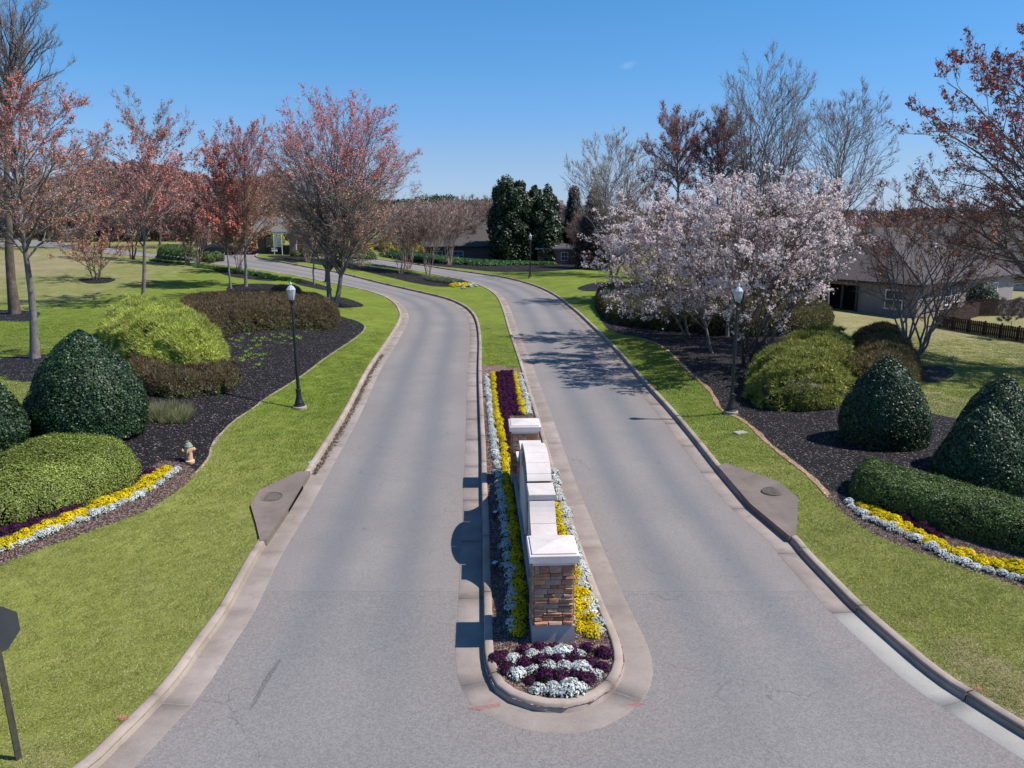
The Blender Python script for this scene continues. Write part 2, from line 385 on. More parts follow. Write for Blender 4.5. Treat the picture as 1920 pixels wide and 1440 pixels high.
def smooth_line(P, closed=False, step=.5):
    """Catmull-Rom through P, resampled"""
    P = np.asarray(P, float); n = len(P); out = []
    rngi = range(n if closed else n - 1)
    for i in rngi:
        p0, p1, p2, p3 = (P[(i - 1) % n], P[i], P[(i + 1) % n], P[(i + 2) % n]) if closed else (P[max(i - 1, 0)], P[i], P[i + 1], P[min(i + 2, n - 1)])
        m = max(2, int(np.linalg.norm(p2 - p1) / (step * .5)))
        for t in np.linspace(0, 1, m, endpoint=False):
            out.append(.5 * ((2 * p1) + (-p0 + p2) * t + (2 * p0 - 5 * p1 + 4 * p2 - p3) * t * t + (-p0 + 3 * p1 - 3 * p2 + p3) * t ** 3))
    out.append(P[0] if closed else P[-1])
    out = np.array(out); d = np.r_[0, np.cumsum(np.linalg.norm(np.diff(out, axis=0), axis=1))]
    m = max(2, int(d[-1] / step)); s = np.linspace(0, d[-1], m + 1)
    R = np.c_[np.interp(s, d, out[:, 0]), np.interp(s, d, out[:, 1])]
    return R[:-1] if closed else R
def px_line(L, zf, **k): return smooth_line([hit(u, v, zf) for u, v in L], **k)

L_PX = [(475, 1061.5), (500, 1020), (539, 962), (570, 912), (600, 862), (651, 778), (695, 693), (729, 642), (751, 604), (752, 587), (742, 571),
        (722, 558), (689, 547), (644, 537), (600, 528), (555, 519), (505, 511), (455, 504), (409, 498), (345, 490), (285, 484), (225, 479), (160, 473), (100, 467), (30, 463), (-80, 460)]
L_PX = [(30, 1565), (100, 1503), (183, 1440), (238, 1385), (284, 1339), (336, 1281), (382, 1214), (423, 1157), (452, 1105)] + L_PX
R_PX = [(2170, 1545), (2040, 1456), (1920, 1383), (1815, 1317), (1737, 1264), (1610, 1153), (1569, 1112), (1503, 1043), (1479, 1014), (1405, 952), (1343, 883), (1295, 822),
        (1250, 768), (1200, 713), (1150, 655), (1092, 597), (1070, 578), (1040, 555), (1005, 538), (962, 525), (925, 518), (880, 511.5), (847, 507), (788, 498), (730, 490), (683, 484), (642, 478.5), (602, 474)]
I_PX = [(478, 481.5), (500, 488), (540, 495), (581, 503), (637, 513), (701, 529), (774, 546), (832, 560), (866, 574), (884, 589), (893, 608), (897, 640), (896, 700), (898, 770), (901, 850), (902, 920), (904, 980),
        (904.5, 1060), (906, 1156), (908, 1245), (926, 1296), (962, 1321), (1000, 1334), (1045, 1339), (1092, 1333), (1132, 1315), (1158, 1288), (1171, 1253), (1165, 1215), (1152, 1185), (1121, 1112), (1094, 1039), (1075, 984), (1044, 895), (1017, 803),
        (994, 730), (980, 685), (957.5, 620), (945, 580), (932, 556), (908, 540), (873, 528), (803, 514), (750, 504.5), (701, 497), (654, 490.5), (613, 485), (584, 481), (555, 477), (520, 474), (490, 475)]
CL = px_line(L_PX, zbase); CR = px_line(R_PX, zbase); CI = px_line(I_PX, zbase, closed=True)
def dist_line(x, y, L, closed=False):
    """distance and signed side (left of travel positive) to polyline"""
    P = np.vstack([L, L[:1]]) if closed else L
    x = np.ravel(x); y = np.ravel(y)
    out = np.empty(len(x)); side = np.empty(len(x))
    A = P[:-1]; B = P[1:]; E = B - A; L2 = (E ** 2).sum(1) + 1e-12
    for i in range(0, len(x), 20000):
        px_, py_ = x[i:i + 20000, None], y[i:i + 20000, None]
        t = np.clip(((px_ - A[:, 0]) * E[:, 0] + (py_ - A[:, 1]) * E[:, 1]) / L2, 0, 1)
        qx = px_ - (A[:, 0] + t * E[:, 0]); qy = py_ - (A[:, 1] + t * E[:, 1])
        d = qx * qx + qy * qy; k = d.argmin(1); r = np.arange(len(k))
        out[i:i + 20000] = np.sqrt(d[r, k])
        side[i:i + 20000] = E[k, 0] * qy[r, k] - E[k, 1] * qx[r, k]
    return out, np.sign(side)
CLs, CRs = CL[::3], CR[::3]
def terrain(x, y, soil=True):
    """height of the green ground (lawns, beds); road surface is zbase"""
    x = np.asarray(x, float); y = np.asarray(y, float); sh = x.shape
    xf, yf = x.ravel(), y.ravel()
    dl, sl_ = dist_line(xf, yf, CLs); dr, sr = dist_line(xf, yf, CRs)
    zl = np.where(sl_ > 0, 1.25 * sstep(dl / 9.0) * (1 - .5 * sstep((yf - 45) / 40)), 0)
    zr = np.where(sr < 0, .22 * sstep(dr / 3.0) - .85 * sstep((dr - 9) / 20.0), 0)
    onl = (xf < 8) & (sl_ > 0) & (dl < dr + 200)
    z = zbase(xf, yf) + .11 + np.where(sl_ > 0, zl, 0) + np.where((sr < 0) & ~(sl_ > 0), zr, 0)
    return z.reshape(sh)
def gz(x, y): return float(terrain(np.array([x]), np.array([y]))[0])
_mpp = lambda y, z: (y * cp + (CAMZ - z) * sp_) / FPX
def at(u, v):
    """pixel -> ground point (x, y, z, metres per pixel)"""
    x, y = hit(u, v, terrain); z = gz(x, y); return x, y, z, _mpp(y, z)
def z_at(v, y):
    _, dy, dz = ray(960, v); return CAMZ + y * dz / dy
def x_at(u, y, z): return (u - 960) * _mpp(y, z)
def gl(L, **k): return px_line(L, terrain, **k)
def inpoly(x, y, P):
    """vectorised point in polygon"""
    x = np.ravel(x); y = np.ravel(y); c = np.zeros(len(x), bool)
    x1, y1 = P[:, 0], P[:, 1]; x2, y2 = np.roll(x1, -1), np.roll(y1, -1)
    for a, b, c_, d in zip(x1, y1, x2, y2):
        if b == d: continue
        c ^= ((b > y) != (d > y)) & (x < (c_ - a) * (y - b) / (d - b) + a)
    return c
def ell(u, v, ru, rv, n=26, wob=.12):
    r = np.random.default_rng(int(u * 7 + v)); ph = r.uniform(0, 6.28, 3)
    P = [hit(u + ru * math.cos(a) * (1 + wob * math.sin(3 * a + ph[0])), v + rv * math.sin(a) * (1 + wob * math.sin(2 * a + ph[1])), terrain) for a in np.linspace(0, 2 * PI, n, endpoint=False)]
    return np.array(P)

# region outlines
FAR_L = [(-70, CL[-1][1] + 0), (-400, CL[-1][1] - 40), (-400, -60), (CL[0][0] - .5, -60), (CL[0][0], CL[0][1] - 4)]
road_left_far = [(478, 481), (440, 472), (425, 478), (400, 489), (350, 487), (300, 480), (212, 467), (100, 454), (-80, 446)]
gate_far = [hit(u, v, zbase) for u, v in [(602, 474), (560, 470), (500, 464), (440, 462), (425, 468), (420, 478), (400, 486.5), (350, 484.5), (300, 478), (212, 466), (100, 454), (30, 449), (-80, 446)]]
# paved polygon: from left kerb (near->far), across gate, back down right kerb (far->near), close behind the camera
PAVED = np.vstack([CL, np.array(gate_far[::-1]), CR[::-1], [(CR[0][0] + 16, CR[0][1] - 9), (60, -8), (60, -40), (-60, -40), (-60, -8), (CL[0][0] - 14, CL[0][1] - 9)]])
BLACK_L = gl([(330, 868), (360, 889), (390, 857), (397, 833), (433, 793), (480, 760), (493, 749), (560, 707), (611, 669), (655, 640), (678, 622), (683, 611), (667, 601), (642, 594), (600, 578), (480, 562), (340, 574),
              (262, 640), (240, 700), (268, 748), (230, 775), (150, 782), (60, 785), (0, 800), (-120, 830), (-130, 1040), (0, 1000), (150, 948), (262, 893), (300, 868)], closed=True)
BARK_L = gl([(-60, 1080), (0, 1057), (67, 1030), (200, 983), (283, 950), (362, 890), (330, 868), (300, 866), (262, 890), (150, 945), (0, 1000), (-60, 1020)], closed=True)
BLACK_R = gl([(1594, 955), (1557, 926), (1522, 891), (1474, 854), (1439, 827), (1415, 803), (1387, 782), (1352, 767), (1342, 749), (1328, 728), (1300, 704), (1269, 672), (1243, 649), (1205, 634), (1167, 627), (1138, 615), (1122, 591),
              (1117, 566), (1150, 548), (1300, 556), (1450, 575), (1520, 596), (1520, 640), (1590, 676), (1660, 690), (1690, 715), (1722, 760), (1770, 780), (1900, 800), (2010, 850), (2020, 1010), (1920, 985), (1700, 920)], closed=True)
BARK_R = gl([(1990, 1135), (1920, 1100), (1821, 1069), (1717, 1030), (1647, 1003), (1595, 968), (1557, 933), (1560, 922), (1594, 940), (1700, 980), (1920, 1040), (1990, 1060)], closed=True)
RINGS = [ell(60, 690, 92, 25), ell(20, 592, 60, 12), ell(182, 526, 34, 6), ell(268, 572, 40, 9), ell(1740, 702, 46, 19),
         gl([(540, 546), (440, 547), (425, 540), (445, 533), (500, 532), (545, 538)], closed=True), gl([(400, 506), (415, 500), (470, 512), (520, 522), (505, 527), (430, 518)], closed=True),
         gl([(596, 562), (600, 576), (640, 577), (682, 574), (662, 563), (630, 556)], closed=True), gl([(545, 524), (560, 534), (612, 545), (622, 541), (600, 533), (560, 522)], closed=True),
         gl([(1083, 540), (1100, 546), (1150, 544), (1140, 530), (1110, 531)], closed=True)]
MED_MULCH = gl([(500, 481), (540, 487), (602, 497), (672, 507), (730, 520), (788, 533), (835, 538), (880, 533), (861, 524), (803, 517), (745, 507.5), (690, 499), (642, 492), (584, 483.5), (530, 478.5)], closed=True)
MAG_BED = gl([(712, 474), (740, 485), (771, 493.5), (830, 500), (880, 505), (955, 510), (1055, 507), (1100, 503), (1110, 488), (960, 484), (880, 480), (800, 476)], closed=True)
ISL_BARK = gl([(880, 699), (1000, 699), (1020, 740), (1230, 1200), (1200, 1400), (1040, 1430), (880, 1380), (870, 1200)], closed=True)
DRIVE_R = gl([(1868, 566), (1925, 560), (1990, 556), (1990, 590), (1925, 585), (1900, 578)], closed=True)

def build_ground():
    pts = []
    def grid(x0, x1, y0, y1, s, j=.25):
        gx, gy = np.meshgrid(np.arange(x0, x1, s), np.arange(y0, y1, s)); g = np.c_[gx.ravel(), gy.ravel()]
        return g + rng.uniform(-j * s, j * s, g.shape)
    a = grid(-22, 24, 4, 46, .8); b = grid(-60, 60, -14, 125, 2.2); c = grid(-420, 420, -80, 420, 14); d = grid(-4000, 4000, -400, 7600, 250)
    b = b[~((np.abs(b[:, 0] - 1) < 23) & (b[:, 1] > 4) & (b[:, 1] < 46))]
    c = c[~((np.abs(c[:, 0]) < 62) & (c[:, 1] > -16) & (c[:, 1] < 127))]
    d = d[~((np.abs(d[:, 0]) < 430) & (d[:, 1] > -90) & (d[:, 1] < 430))]
    pts = np.vstack([a, b, c, d])
    verts = [tuple(p) for p in pts]; edges = []
    for P, closed in [(PAVED, 1), (CI, 1), (BLACK_L, 1), (BARK_L, 1), (BLACK_R, 1), (BARK_R, 1), (MED_MULCH, 1), (MAG_BED, 1), (ISL_BARK, 1), (DRIVE_R, 1)] + [(r, 1) for r in RINGS]:
        n0 = len(verts); verts += [tuple(p) for p in P]; n = len(P)
        edges += [(n0 + i, n0 + (i + 1) % n) for i in range(n if closed else n - 1)]
    r = geometry.delaunay_2d_cdt([Vector(v) for v in verts], edges, [], 0, 1e-4, False)
    V = np.array([(v.x, v.y) for v in r[0]]); F = np.array(r[2], dtype=np.int32)
    C = V[F].mean(1); cx, cy = C[:, 0], C[:, 1]
    IP = lambda P: inpoly(cx, cy, P)
    isl = IP(CI); paved = IP(PAVED) & ~isl
    mul = IP(BLACK_L) | IP(BLACK_R) | IP(MED_MULCH) | IP(MAG_BED)
    for q in RINGS: mul |= IP(q)
    bark = IP(BARK_L) | IP(BARK_R) | (IP(ISL_BARK) & isl)
    mul &= ~paved; bark &= ~paved & ~mul; drive = IP(DRIVE_R) & ~paved & ~mul
    far = (np.hypot(cx, cy) > 190) & ~paved
    lawn = ~(paved | mul | bark | drive | far)
    zt = terrain(V[:, 0], V[:, 1]) ; zb = zbase(V[:, 0], V[:, 1])
    dI, _ = dist_line(V[:, 0], V[:, 1], CI, True); dL, _ = dist_line(V[:, 0], V[:, 1], CL); dR, _ = dist_line(V[:, 0], V[:, 1], CR)
    lr = np.minimum(dL, dR)
    def region(name, mask, z, mat, **at_):
        f = F[mask]; u, inv = np.unique(f, return_inverse=True)
        me = mesh_np(name, np.c_[V[u], z[u]], inv.reshape(-1, 3), mat, smooth=True)
        for k, v in at_.items(): attr(me, k, v[u])
        o = link(name, me); o['kind'] = 'structure'; return o
    region('road', paved, zb, M['asphalt'], across=lr / (lr + dI + 1e-3), edge=np.minimum(lr, dI), fade=sstep((V[:, 1] - 9) / 9))
    x, y = V[:, 0], V[:, 1]
    def spot(u, v, rad, amt=1.0):
        a, b = hit(u, v, terrain); return amt * np.exp(-((x - a) ** 2 + (y - b) ** 2) / rad ** 2)
    dry = np.zeros(len(V))
    for s in [spot(40, 500, 14, .9), spot(150, 500, 12, .6), spot(20, 540, 7, .5), spot(60, 730, 5, .75), spot(30, 650, 4, .5), spot(1800, 1230, .9, .8), spot(1870, 1290, 1.2, .95), spot(1930, 1330, 1.6, .95), spot(1700, 1160, .6, .45),
              spot(1800, 720, 16, .42), spot(1760, 640, 8, .6), spot(1650, 590, 8, .55), spot(1850, 700, 7, .6), spot(1760, 760, 4, .9), spot(1800, 800, 3, .9), spot(1900, 760, 4, .7), spot(1740, 615, 3, 1.0), spot(1850, 660, 8, .5), spot(1700, 580, 3, .9),
              spot(230, 1180, .5, .35), spot(250, 1080, .7, .4), spot(60, 1410, .7, .6), spot(140, 1420, .5, .5), spot(300, 1170, 1.0, .25), spot(60, 480, 20, .7), spot(250, 450, 20, .5), spot(1600, 480, 30, .5), spot(1340, 470, 20, .3)]:
        dry = np.maximum(dry, s)
    dry = np.maximum(dry, .60 * sstep((x - 12) / 5) * sstep((y - 33) / 8)); dry = np.maximum(dry, .5 * sstep((-x - 26) / 10) * sstep((y - 48) / 12))
    lush = np.clip(sstep((y - 22) / 12), 0, 1) * (1 - .95 * sstep((x - 13 - np.clip(y - 40, -15, 30) * .1) / 5)) * np.where(y < 140, 1, .3)
    region('lawn', lawn, zt, M['lawn'], dry=dry, lush=lush)
    region('far_ground', far, zt, M['far_field'])
    region('mulch_bed', mul, zt + 0.0, M['mulch'])
    region('bark_bed', bark, zt, M['bark'])
    region('driveway', drive, zt, M['new_gutter'])
    return V, F, lawn, zt
GV, GF, LAWN_MASK, GZT = build_ground()

# ------------------------------------------------------------------ kerbs and gutters, cast in sections
def offset_line(P, off, closed=False):
    Q = np.vstack([P[-1:], P, P[:1]]) if closed else np.vstack([2 * P[0] - P[1], P, 2 * P[-1] - P[-2]])
    t = Q[2:] - Q[:-2]; t /= np.linalg.norm(t, axis=1)[:, None] + 1e-9
    return P + np.c_[-t[:, 1], t[:, 0]] * off
def sweep_sections(P, prof, root, name, mat, sec=3.05, gap=.024, side=1, closed=False, skip=None, alt=None, k0=0.0):
    if closed: P = np.vstack([P, P[:1]])
    d = np.r_[0, np.cumsum(np.linalg.norm(np.diff(P, axis=0), axis=1))]; Ltot = d[-1]
    t = np.gradient(P, axis=0); t /= np.linalg.norm(t, axis=1)[:, None] + 1e-9; nrm = np.c_[-t[:, 1], t[:, 0]] * side
    s0 = k0; i = 0
    while s0 < Ltot - .3:
        s1 = min(s0 + sec * (1 + .04 * math.sin(i * 2.1)), Ltot); m = max(3, int((s1 - s0) / .35) + 1); ss = np.linspace(s0 + gap / 2, s1 - gap / 2, m)
        c = np.c_[np.interp(ss, d, P[:, 0]), np.interp(ss, d, P[:, 1])]; n_ = np.c_[np.interp(ss, d, nrm[:, 0]), np.interp(ss, d, nrm[:, 1])]
        zb_ = zbase(c[:, 0], c[:, 1]); K = len(prof)
        V = np.concatenate([np.c_[c + n_ * o, zb_ + z] for o, z in prof]).reshape(K, m, 3)
        F = [(a * m + b, a * m + b + 1, (a + 1) * m + b + 1, (a + 1) * m + b) for a in range(K - 1) for b in range(m - 1)]
        F = np.array(F);
        if side < 0: F = F[:, ::-1]
        cap0 = np.array([[a * m for a in range(K)]]); cap1 = cap0 + m - 1
        mt = mat if alt is None or not alt(c.mean(0)) else M['new_gutter']
        if not (skip and skip(c.mean(0))):
            link(name, mesh_np(name, V.reshape(-1, 3), [F, cap0, cap1], mt), root)
        s0 = s1; i += 1
KERB = [(-.012, .0), (.0, .035), (.018, .145), (.045, .168), (.16, .17), (.19, .158), (.20, .03)]
GUT = [(-.55, .0), (-.53, .012), (-.25, .006), (-.02, .004), (.0, .0)]
for nm, P, closed, side, lab in (('left_kerb', CL, False, 1, 0), ('island_kerb', CI, True, 1, 0), ('right_kerb', CR, False, -1, 0)):
    root = tag(empty(nm), kind='structure')
    Q = P[P[:, 1] < 135] if not closed else P
    sweep_sections(Q, KERB, root, 'kerb_section', M['concrete'], closed=closed, side=side)
    g = GUT
    near_nose = None
    alt = (lambda c: c[1] < 16.3) if nm == 'right_kerb' else None
    rg = tag(empty(nm.replace('kerb', 'gutter')), kind='structure')
    Qg = Q[Q[:, 1] < 95] if not closed else Q
    sweep_sections(Qg, GUT, rg, 'gutter_section', M['gutter'], closed=closed, side=side, alt=alt)

# ------------------------------------------------------------------ foliage builders
def unit(a): return a / (np.linalg.norm(a, axis=-1, keepdims=True) + 1e-9)
def leaves(P, N, L, W, cols, r, tilt=.6, up=0.0, fold=.25, var=.25, quad=False):
    """folded diamond leaves (2 triangles each) at P facing about N; returns V, F, C"""
    n = len(P); N = unit(N + r.normal(0, tilt, (n, 3)))
    T = unit(np.cross(N, r.normal(0, 1, (n, 3))))
    if up: T = unit(T + np.array([0, 0, up])); N = unit(np.cross(np.cross(T, N), T))
    B = np.cross(N, T)
    s = r.uniform(.7, 1.25, (n, 1)); l = L * s; w = W * s
    cols = np.asarray(cols); c = cols[r.integers(0, len(cols), n)] * r.uniform(1 - var, 1 + var, (n, 1))
    if not quad:    # one-triangle leaf: cheap, for leaves of a pixel or two
        V = np.stack([P - T * l * .5 + B * w * .35, P - T * l * .3 - B * w * .75, P + T * l * .6 + B * w * .2 + N * w * fold], 1).reshape(-1, 3)
        return V, np.arange(n * 3).reshape(-1, 3), np.repeat(np.clip(c, 0, 1), 3, 0)
    V = np.stack([P - T * l * .5, P + B * w * .5 + N * w * fold, P + T * l * .5, P - B * w * .5 + N * w * fold], 1).reshape(-1, 3)
    i = np.arange(n)[:, None] * 4
    F = np.concatenate([i + [0, 1, 2], i + [0, 2, 3]])
    return V, F, np.repeat(np.clip(c, 0, 1), 4, 0)
def blades(P, D, L, W, cols, r, var=.25, N=None):
    """thin tapering shoots along D (1 quad -> 2 triangles)"""
    n = len(P); s = r.uniform(.55, 1.2, (n, 1)); D = unit(D)
    B = unit(np.cross(D, r.normal(0, 1, (n, 3)) if N is None else N + r.normal(0, .4, (n, 3)))) * W * .5
    tip = P + D * L * s
    V = np.stack([P - B * 1.2, P + B * 1.2, tip], 1).reshape(-1, 3); F = np.arange(n * 3).reshape(-1, 3)
    cols = np.asarray(cols); c = cols[r.integers(0, len(cols), n)] * r.uniform(1 - var, 1 + var, (n, 1))
    return V, F, np.repeat(np.clip(c, 0, 1), 3, 0)
def merge(parts):
    Vs, Fs, Cs, k = [], [], [], 0
    for V, F, C in parts:
        Vs.append(V); Fs.append(F + k); Cs.append(C if np.ndim(C) == 2 else np.tile(C, (len(V), 1))); k += len(V)
    return np.concatenate(Vs), np.concatenate(Fs), np.concatenate(Cs)
def lump(P, amp, f, seed):
    k = np.random.default_rng(seed); o = 0
    for i in range(5):
        w = k.normal(0, f * (1 + .5 * i), 3); o = o + np.sin(P @ w + k.uniform(0, 6.28)) / (1 + .4 * i)
    return amp * o / 2.2
HOLLY = [(.012, .033, .009), (.02, .052, .014), (.036, .08, .022), (.015, .04, .014), (.075, .12, .055), (.009, .022, .007)]
BOX = [(.13, .18, .025), (.20, .26, .04), (.27, .32, .06), (.09, .13, .02), (.30, .33, .07), (.16, .2, .03)]
YEW = [(.06, .11, .02), (.09, .15, .03), (.14, .2, .045), (.035, .065, .015)]
BARB = [(.13, .065, .035), (.17, .095, .05), (.10, .085, .03), (.07, .045, .03), (.19, .12, .07), (.11, .10, .035)]
SPIR = [(.24, .30, .03), (.32, .38, .045), (.17, .23, .03), (.38, .42, .08), (.28, .32, .06)]
OLIVE = [(.12, .12, .03), (.16, .15, .04), (.09, .075, .03), (.18, .2, .04), (.12, .075, .04)]
REDB = [(.16, .055, .025), (.2, .09, .04), (.12, .06, .03)]

def revolve_shrub(name, base, w, h, style, cols, n, label, cat='shrub', group=None, d=None, seed=1, prof='cone', core=(.01, .02, .008), mat='leaf', size=(.07, .04), lumpy=.07):
    """base (x,y,z) centre on the ground; w,d,h in metres"""
    r = np.random.default_rng(seed); d = d or w
    def R(t):   # radius by height fraction
        if prof == 'cone': return (1 - t ** 2.0) ** .8 * (1 - .10 * np.clip(.25 - t, 0, 1) * 4)
        if prof == 'bell': return np.clip((1 - t) ** .75 * 1.05, 0, 1) * (1 - .2 * np.clip(.15 - t, 0, 1) * 6) + .03
        if prof == 'egg': return (1 - np.clip((t - .25) / .75, 0, 1) ** 2.0) ** .55 * (.86 + .14 * np.clip(t / .25, 0, 1))
        return (1 - t ** 2.2) ** .5 * (.88 + .12 * np.clip(t / .3, 0, 1))
    def surf(t, a, k=1.0):
        rr = R(t) * k
        P = np.stack([rr * np.cos(a) * w / 2, rr * np.sin(a) * d / 2, t * h * (1 if k == 1 else .96)], -1)
        q = 1 + lump(P, lumpy, 2.4 / max(w, .8) * 1.4, seed)
        return P * np.stack([q, q, np.ones_like(q) if q.ndim else q], -1)
    t = r.random(n * 3); keep = r.random(n * 3) < (R(t) + .12); t = t[keep][:n]; a = r.random(len(t)) * 2 * PI
    dep = r.random(len(t)) ** 2 * .12 * (1 if style != 'tuft' else 2); P = surf(t, a)
    e = 1e-2; Pt = surf(np.clip(t + e, 0, 1), a) - surf(np.clip(t - e, 0, 1), a); Pa = surf(t, a + e) - surf(t, a - e)
    N = unit(np.cross(Pa, Pt)); N[np.isnan(N)] = 0; N = N + np.array([0, 0, 1e-3])
    top = t > .985; N[top] = [0, 0, 1]
    P = P - N * dep[:, None] + N * lump(P, lumpy * .6, 6.5, seed + 9)[:, None]
    parts = []
    kp = r.random(len(P)) < np.clip(.85 + .5 * lump(P, 1, 4, seed + 5), .2, 1); P, N = P[kp], N[kp]
    if style == 'leaf':
        parts.append(leaves(P, N, size[0], size[1], cols, r, .45))
    elif style == 'shoot':
        D = N + r.normal(0, .45, P.shape) + [0, 0, .35]
        parts.append(blades(P - N * .05, D, size[0] * 2.2, size[1] * .35, cols, r, N=N)); parts.append(leaves(P[::2], N[::2], size[0], size[1], cols, r, .8))
    # core
    nt, na = 14, 24; tt, aa = np.meshgrid(np.linspace(0, .985, nt), np.linspace(0, 2 * PI, na, endpoint=False), indexing='ij')
    Pc = surf(tt.ravel(), aa.ravel(), .93); Pc[:, 2] -= .02
    Fq = np.array([(i * na + j, i * na + (j + 1) % na, (i + 1) * na + (j + 1) % na, (i + 1) * na + j) for i in range(nt - 1) for j in range(na)])
    Fc = np.concatenate([Fq[:, [0, 1, 2]], Fq[:, [0, 2, 3]], np.array([((nt - 1) * na, (nt - 1) * na + j, (nt - 1) * na + j + 1) for j in range(1, na - 1)])])
    parts.append((Pc, Fc, np.array(core)))
    V, F, C = merge(parts); C = np.clip(C * (1 + .22 * lump(V, 1, 1.1, seed + 11) + .14 * lump(V, 1, 3.5, seed + 12))[:, None], 0, 1); V = V + [0, 0, -.05]
    o = link(name, mesh_np(name, V, F, M[mat], col=C), None, base)
    return tag(o, label, cat, group)
def poly_dist(x, y, P): return dist_line(x, y, P, True)[0]
def mass_shrub(name, P, h, r_edge, style, cols, dens, label, cat='hedge', group=None, seed=1, mat='leaf', size=(.06, .035), core=(.012, .014, .008), lumpy=.06, twig=False, hvar=0.0, low=None):
    """clipped or mounded planting over footprint polygon P (world xy), height h, rounded edge radius r_edge"""
    r = np.random.default_rng(seed)
    x0, y0 = P.min(0); x1, y1 = P.max(0); c = P.mean(0); cz = gz(c[0], c[1])
    A = abs(np.sum(P[:, 0] * np.roll(P[:, 1], -1) - np.roll(P[:, 0], -1) * P[:, 1])) / 2
    def H(x, y):
        d = poly_dist(x, y, P); q = np.clip(d / r_edge, 0, 1)
        return (h + hvar * (lump(np.c_[x, y, x * 0], 1, .9, seed + 3))) * np.sqrt(1 - (1 - q) ** 2)
    # top sampling
    n = int(A * dens * 1.3); bb = (x1 - x0) * (y1 - y0); m = int(n * bb / A)
    x, y = r.uniform(x0, x1, m), r.uniform(y0, y1, m); k = inpoly(x, y, P); x, y = x[k], y[k]
    z = H(x, y) ; e = .04
    zx, zy = (H(x + e, y) - z) / e, (H(x, y + e) - z) / e
    zx, zy = np.clip(zx, -4, 4), np.clip(zy, -4, 4)
    N = unit(np.stack([-zx, -zy, np.ones_like(zx)], 1)); Pt = np.stack([x, y, z], 1)
    # rim sampling by perimeter
    per = np.vstack([P, P[:1]]); dd = np.r_[0, np.cumsum(np.linalg.norm(np.diff(per, axis=0), axis=1))]
    m = int(dd[-1] * h * dens * 1.15); s = r.uniform(0, dd[-1], m); th = r.uniform(0, PI / 2, m)
    px_, py_ = np.interp(s, dd, per[:, 0]), np.interp(s, dd, per[:, 1])
    k = np.clip(np.searchsorted(dd, s) - 1, 0, len(P) - 1); tn = unit(per[k + 1] - per[k]); nn = np.c_[tn[:, 1], -tn[:, 0]]
    area_sign = np.sign(np.sum(P[:, 0] * np.roll(P[:, 1], -1) - np.roll(P[:, 0], -1) * P[:, 1])); nn = nn * area_sign
    off = r_edge * (1 - np.cos(th)) ; zz = h * np.sin(th)
    Pr = np.stack([px_ - nn[:, 0] * off, py_ - nn[:, 1] * off, zz], 1)
    Nr = np.stack([nn[:, 0] * np.cos(th) * h, nn[:, 1] * np.cos(th) * h, np.sin(th) * r_edge], 1)
    PP = np.concatenate([Pt, Pr]); NN = unit(np.concatenate([N, Nr]))
    PP = PP + NN * (lump(PP, lumpy, 2.2, seed) + lump(PP, lumpy * .7, 6.5, seed + 9))[:, None] - NN * (np.abs(r.normal(0, .05, len(PP))) - .02 - .05 * (r.random(len(PP)) < .06))[:, None]
    gzs = terrain(PP[:, 0], PP[:, 1]); hf = PP[:, 2] / h
    PP[:, 2] = np.maximum(PP[:, 2], .04) + gzs
    kp = r.random(len(PP)) < np.clip(.82 + .55 * lump(PP, 1, 3.3, seed + 5), .15, 1); PP, NN, hf = PP[kp], NN[kp], hf[kp]
    parts = []
    if style == 'leaf': parts.append(leaves(PP, NN, size[0], size[1], cols, r, .42))
    else:
        D = NN * .55 + r.normal(0, .55, PP.shape) + [0, 0, .35]
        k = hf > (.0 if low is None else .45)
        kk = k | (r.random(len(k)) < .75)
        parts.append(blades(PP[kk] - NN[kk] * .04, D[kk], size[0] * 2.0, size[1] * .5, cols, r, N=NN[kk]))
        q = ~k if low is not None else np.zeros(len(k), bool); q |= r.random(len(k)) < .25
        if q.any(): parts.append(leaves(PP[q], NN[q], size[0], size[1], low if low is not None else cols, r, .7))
    # core: grid over footprint
    st = max(.18, math.sqrt(A / 900)); gx, gy = np.meshgrid(np.arange(x0 - st, x1 + 2 * st, st), np.arange(y0 - st, y1 + 2 * st, st)); fx, fy = gx.ravel(), gy.ravel()
    ins = inpoly(fx, fy, P); hz = np.where(ins, np.maximum(H(fx, fy) * .9 - .08, 0), -.25); V = np.stack([fx, fy, hz + terrain(fx, fy)], 1)
    R_, C_ = gx.shape; idx = np.arange(R_ * C_).reshape(R_, C_)
    q = np.stack([idx[:-1, :-1].ravel(), idx[:-1, 1:].ravel(), idx[1:, 1:].ravel(), idx[1:, :-1].ravel()], 1); q = q[ins[q].all(1)]
    parts.append((V, np.concatenate([q[:, [0, 1, 2]], q[:, [0, 2, 3]]]), np.array(core)))
    V, F, C = merge(parts); C = C * (1 + .24 * lump(V, 1, .8, seed + 11) + .14 * lump(V, 1, 2.6, seed + 12))[:, None] * np.array([1, 1, 1]); C = np.clip(C, 0, 1); o_ = np.array([c[0], c[1], cz])
    u, inv = np.unique(F, return_inverse=True)
    o = link(name, mesh_np(name, V[u] - o_, inv.reshape(-1, 3), M[mat], col=C[u]), None, tuple(o_))
    return tag(o, label, cat, group)

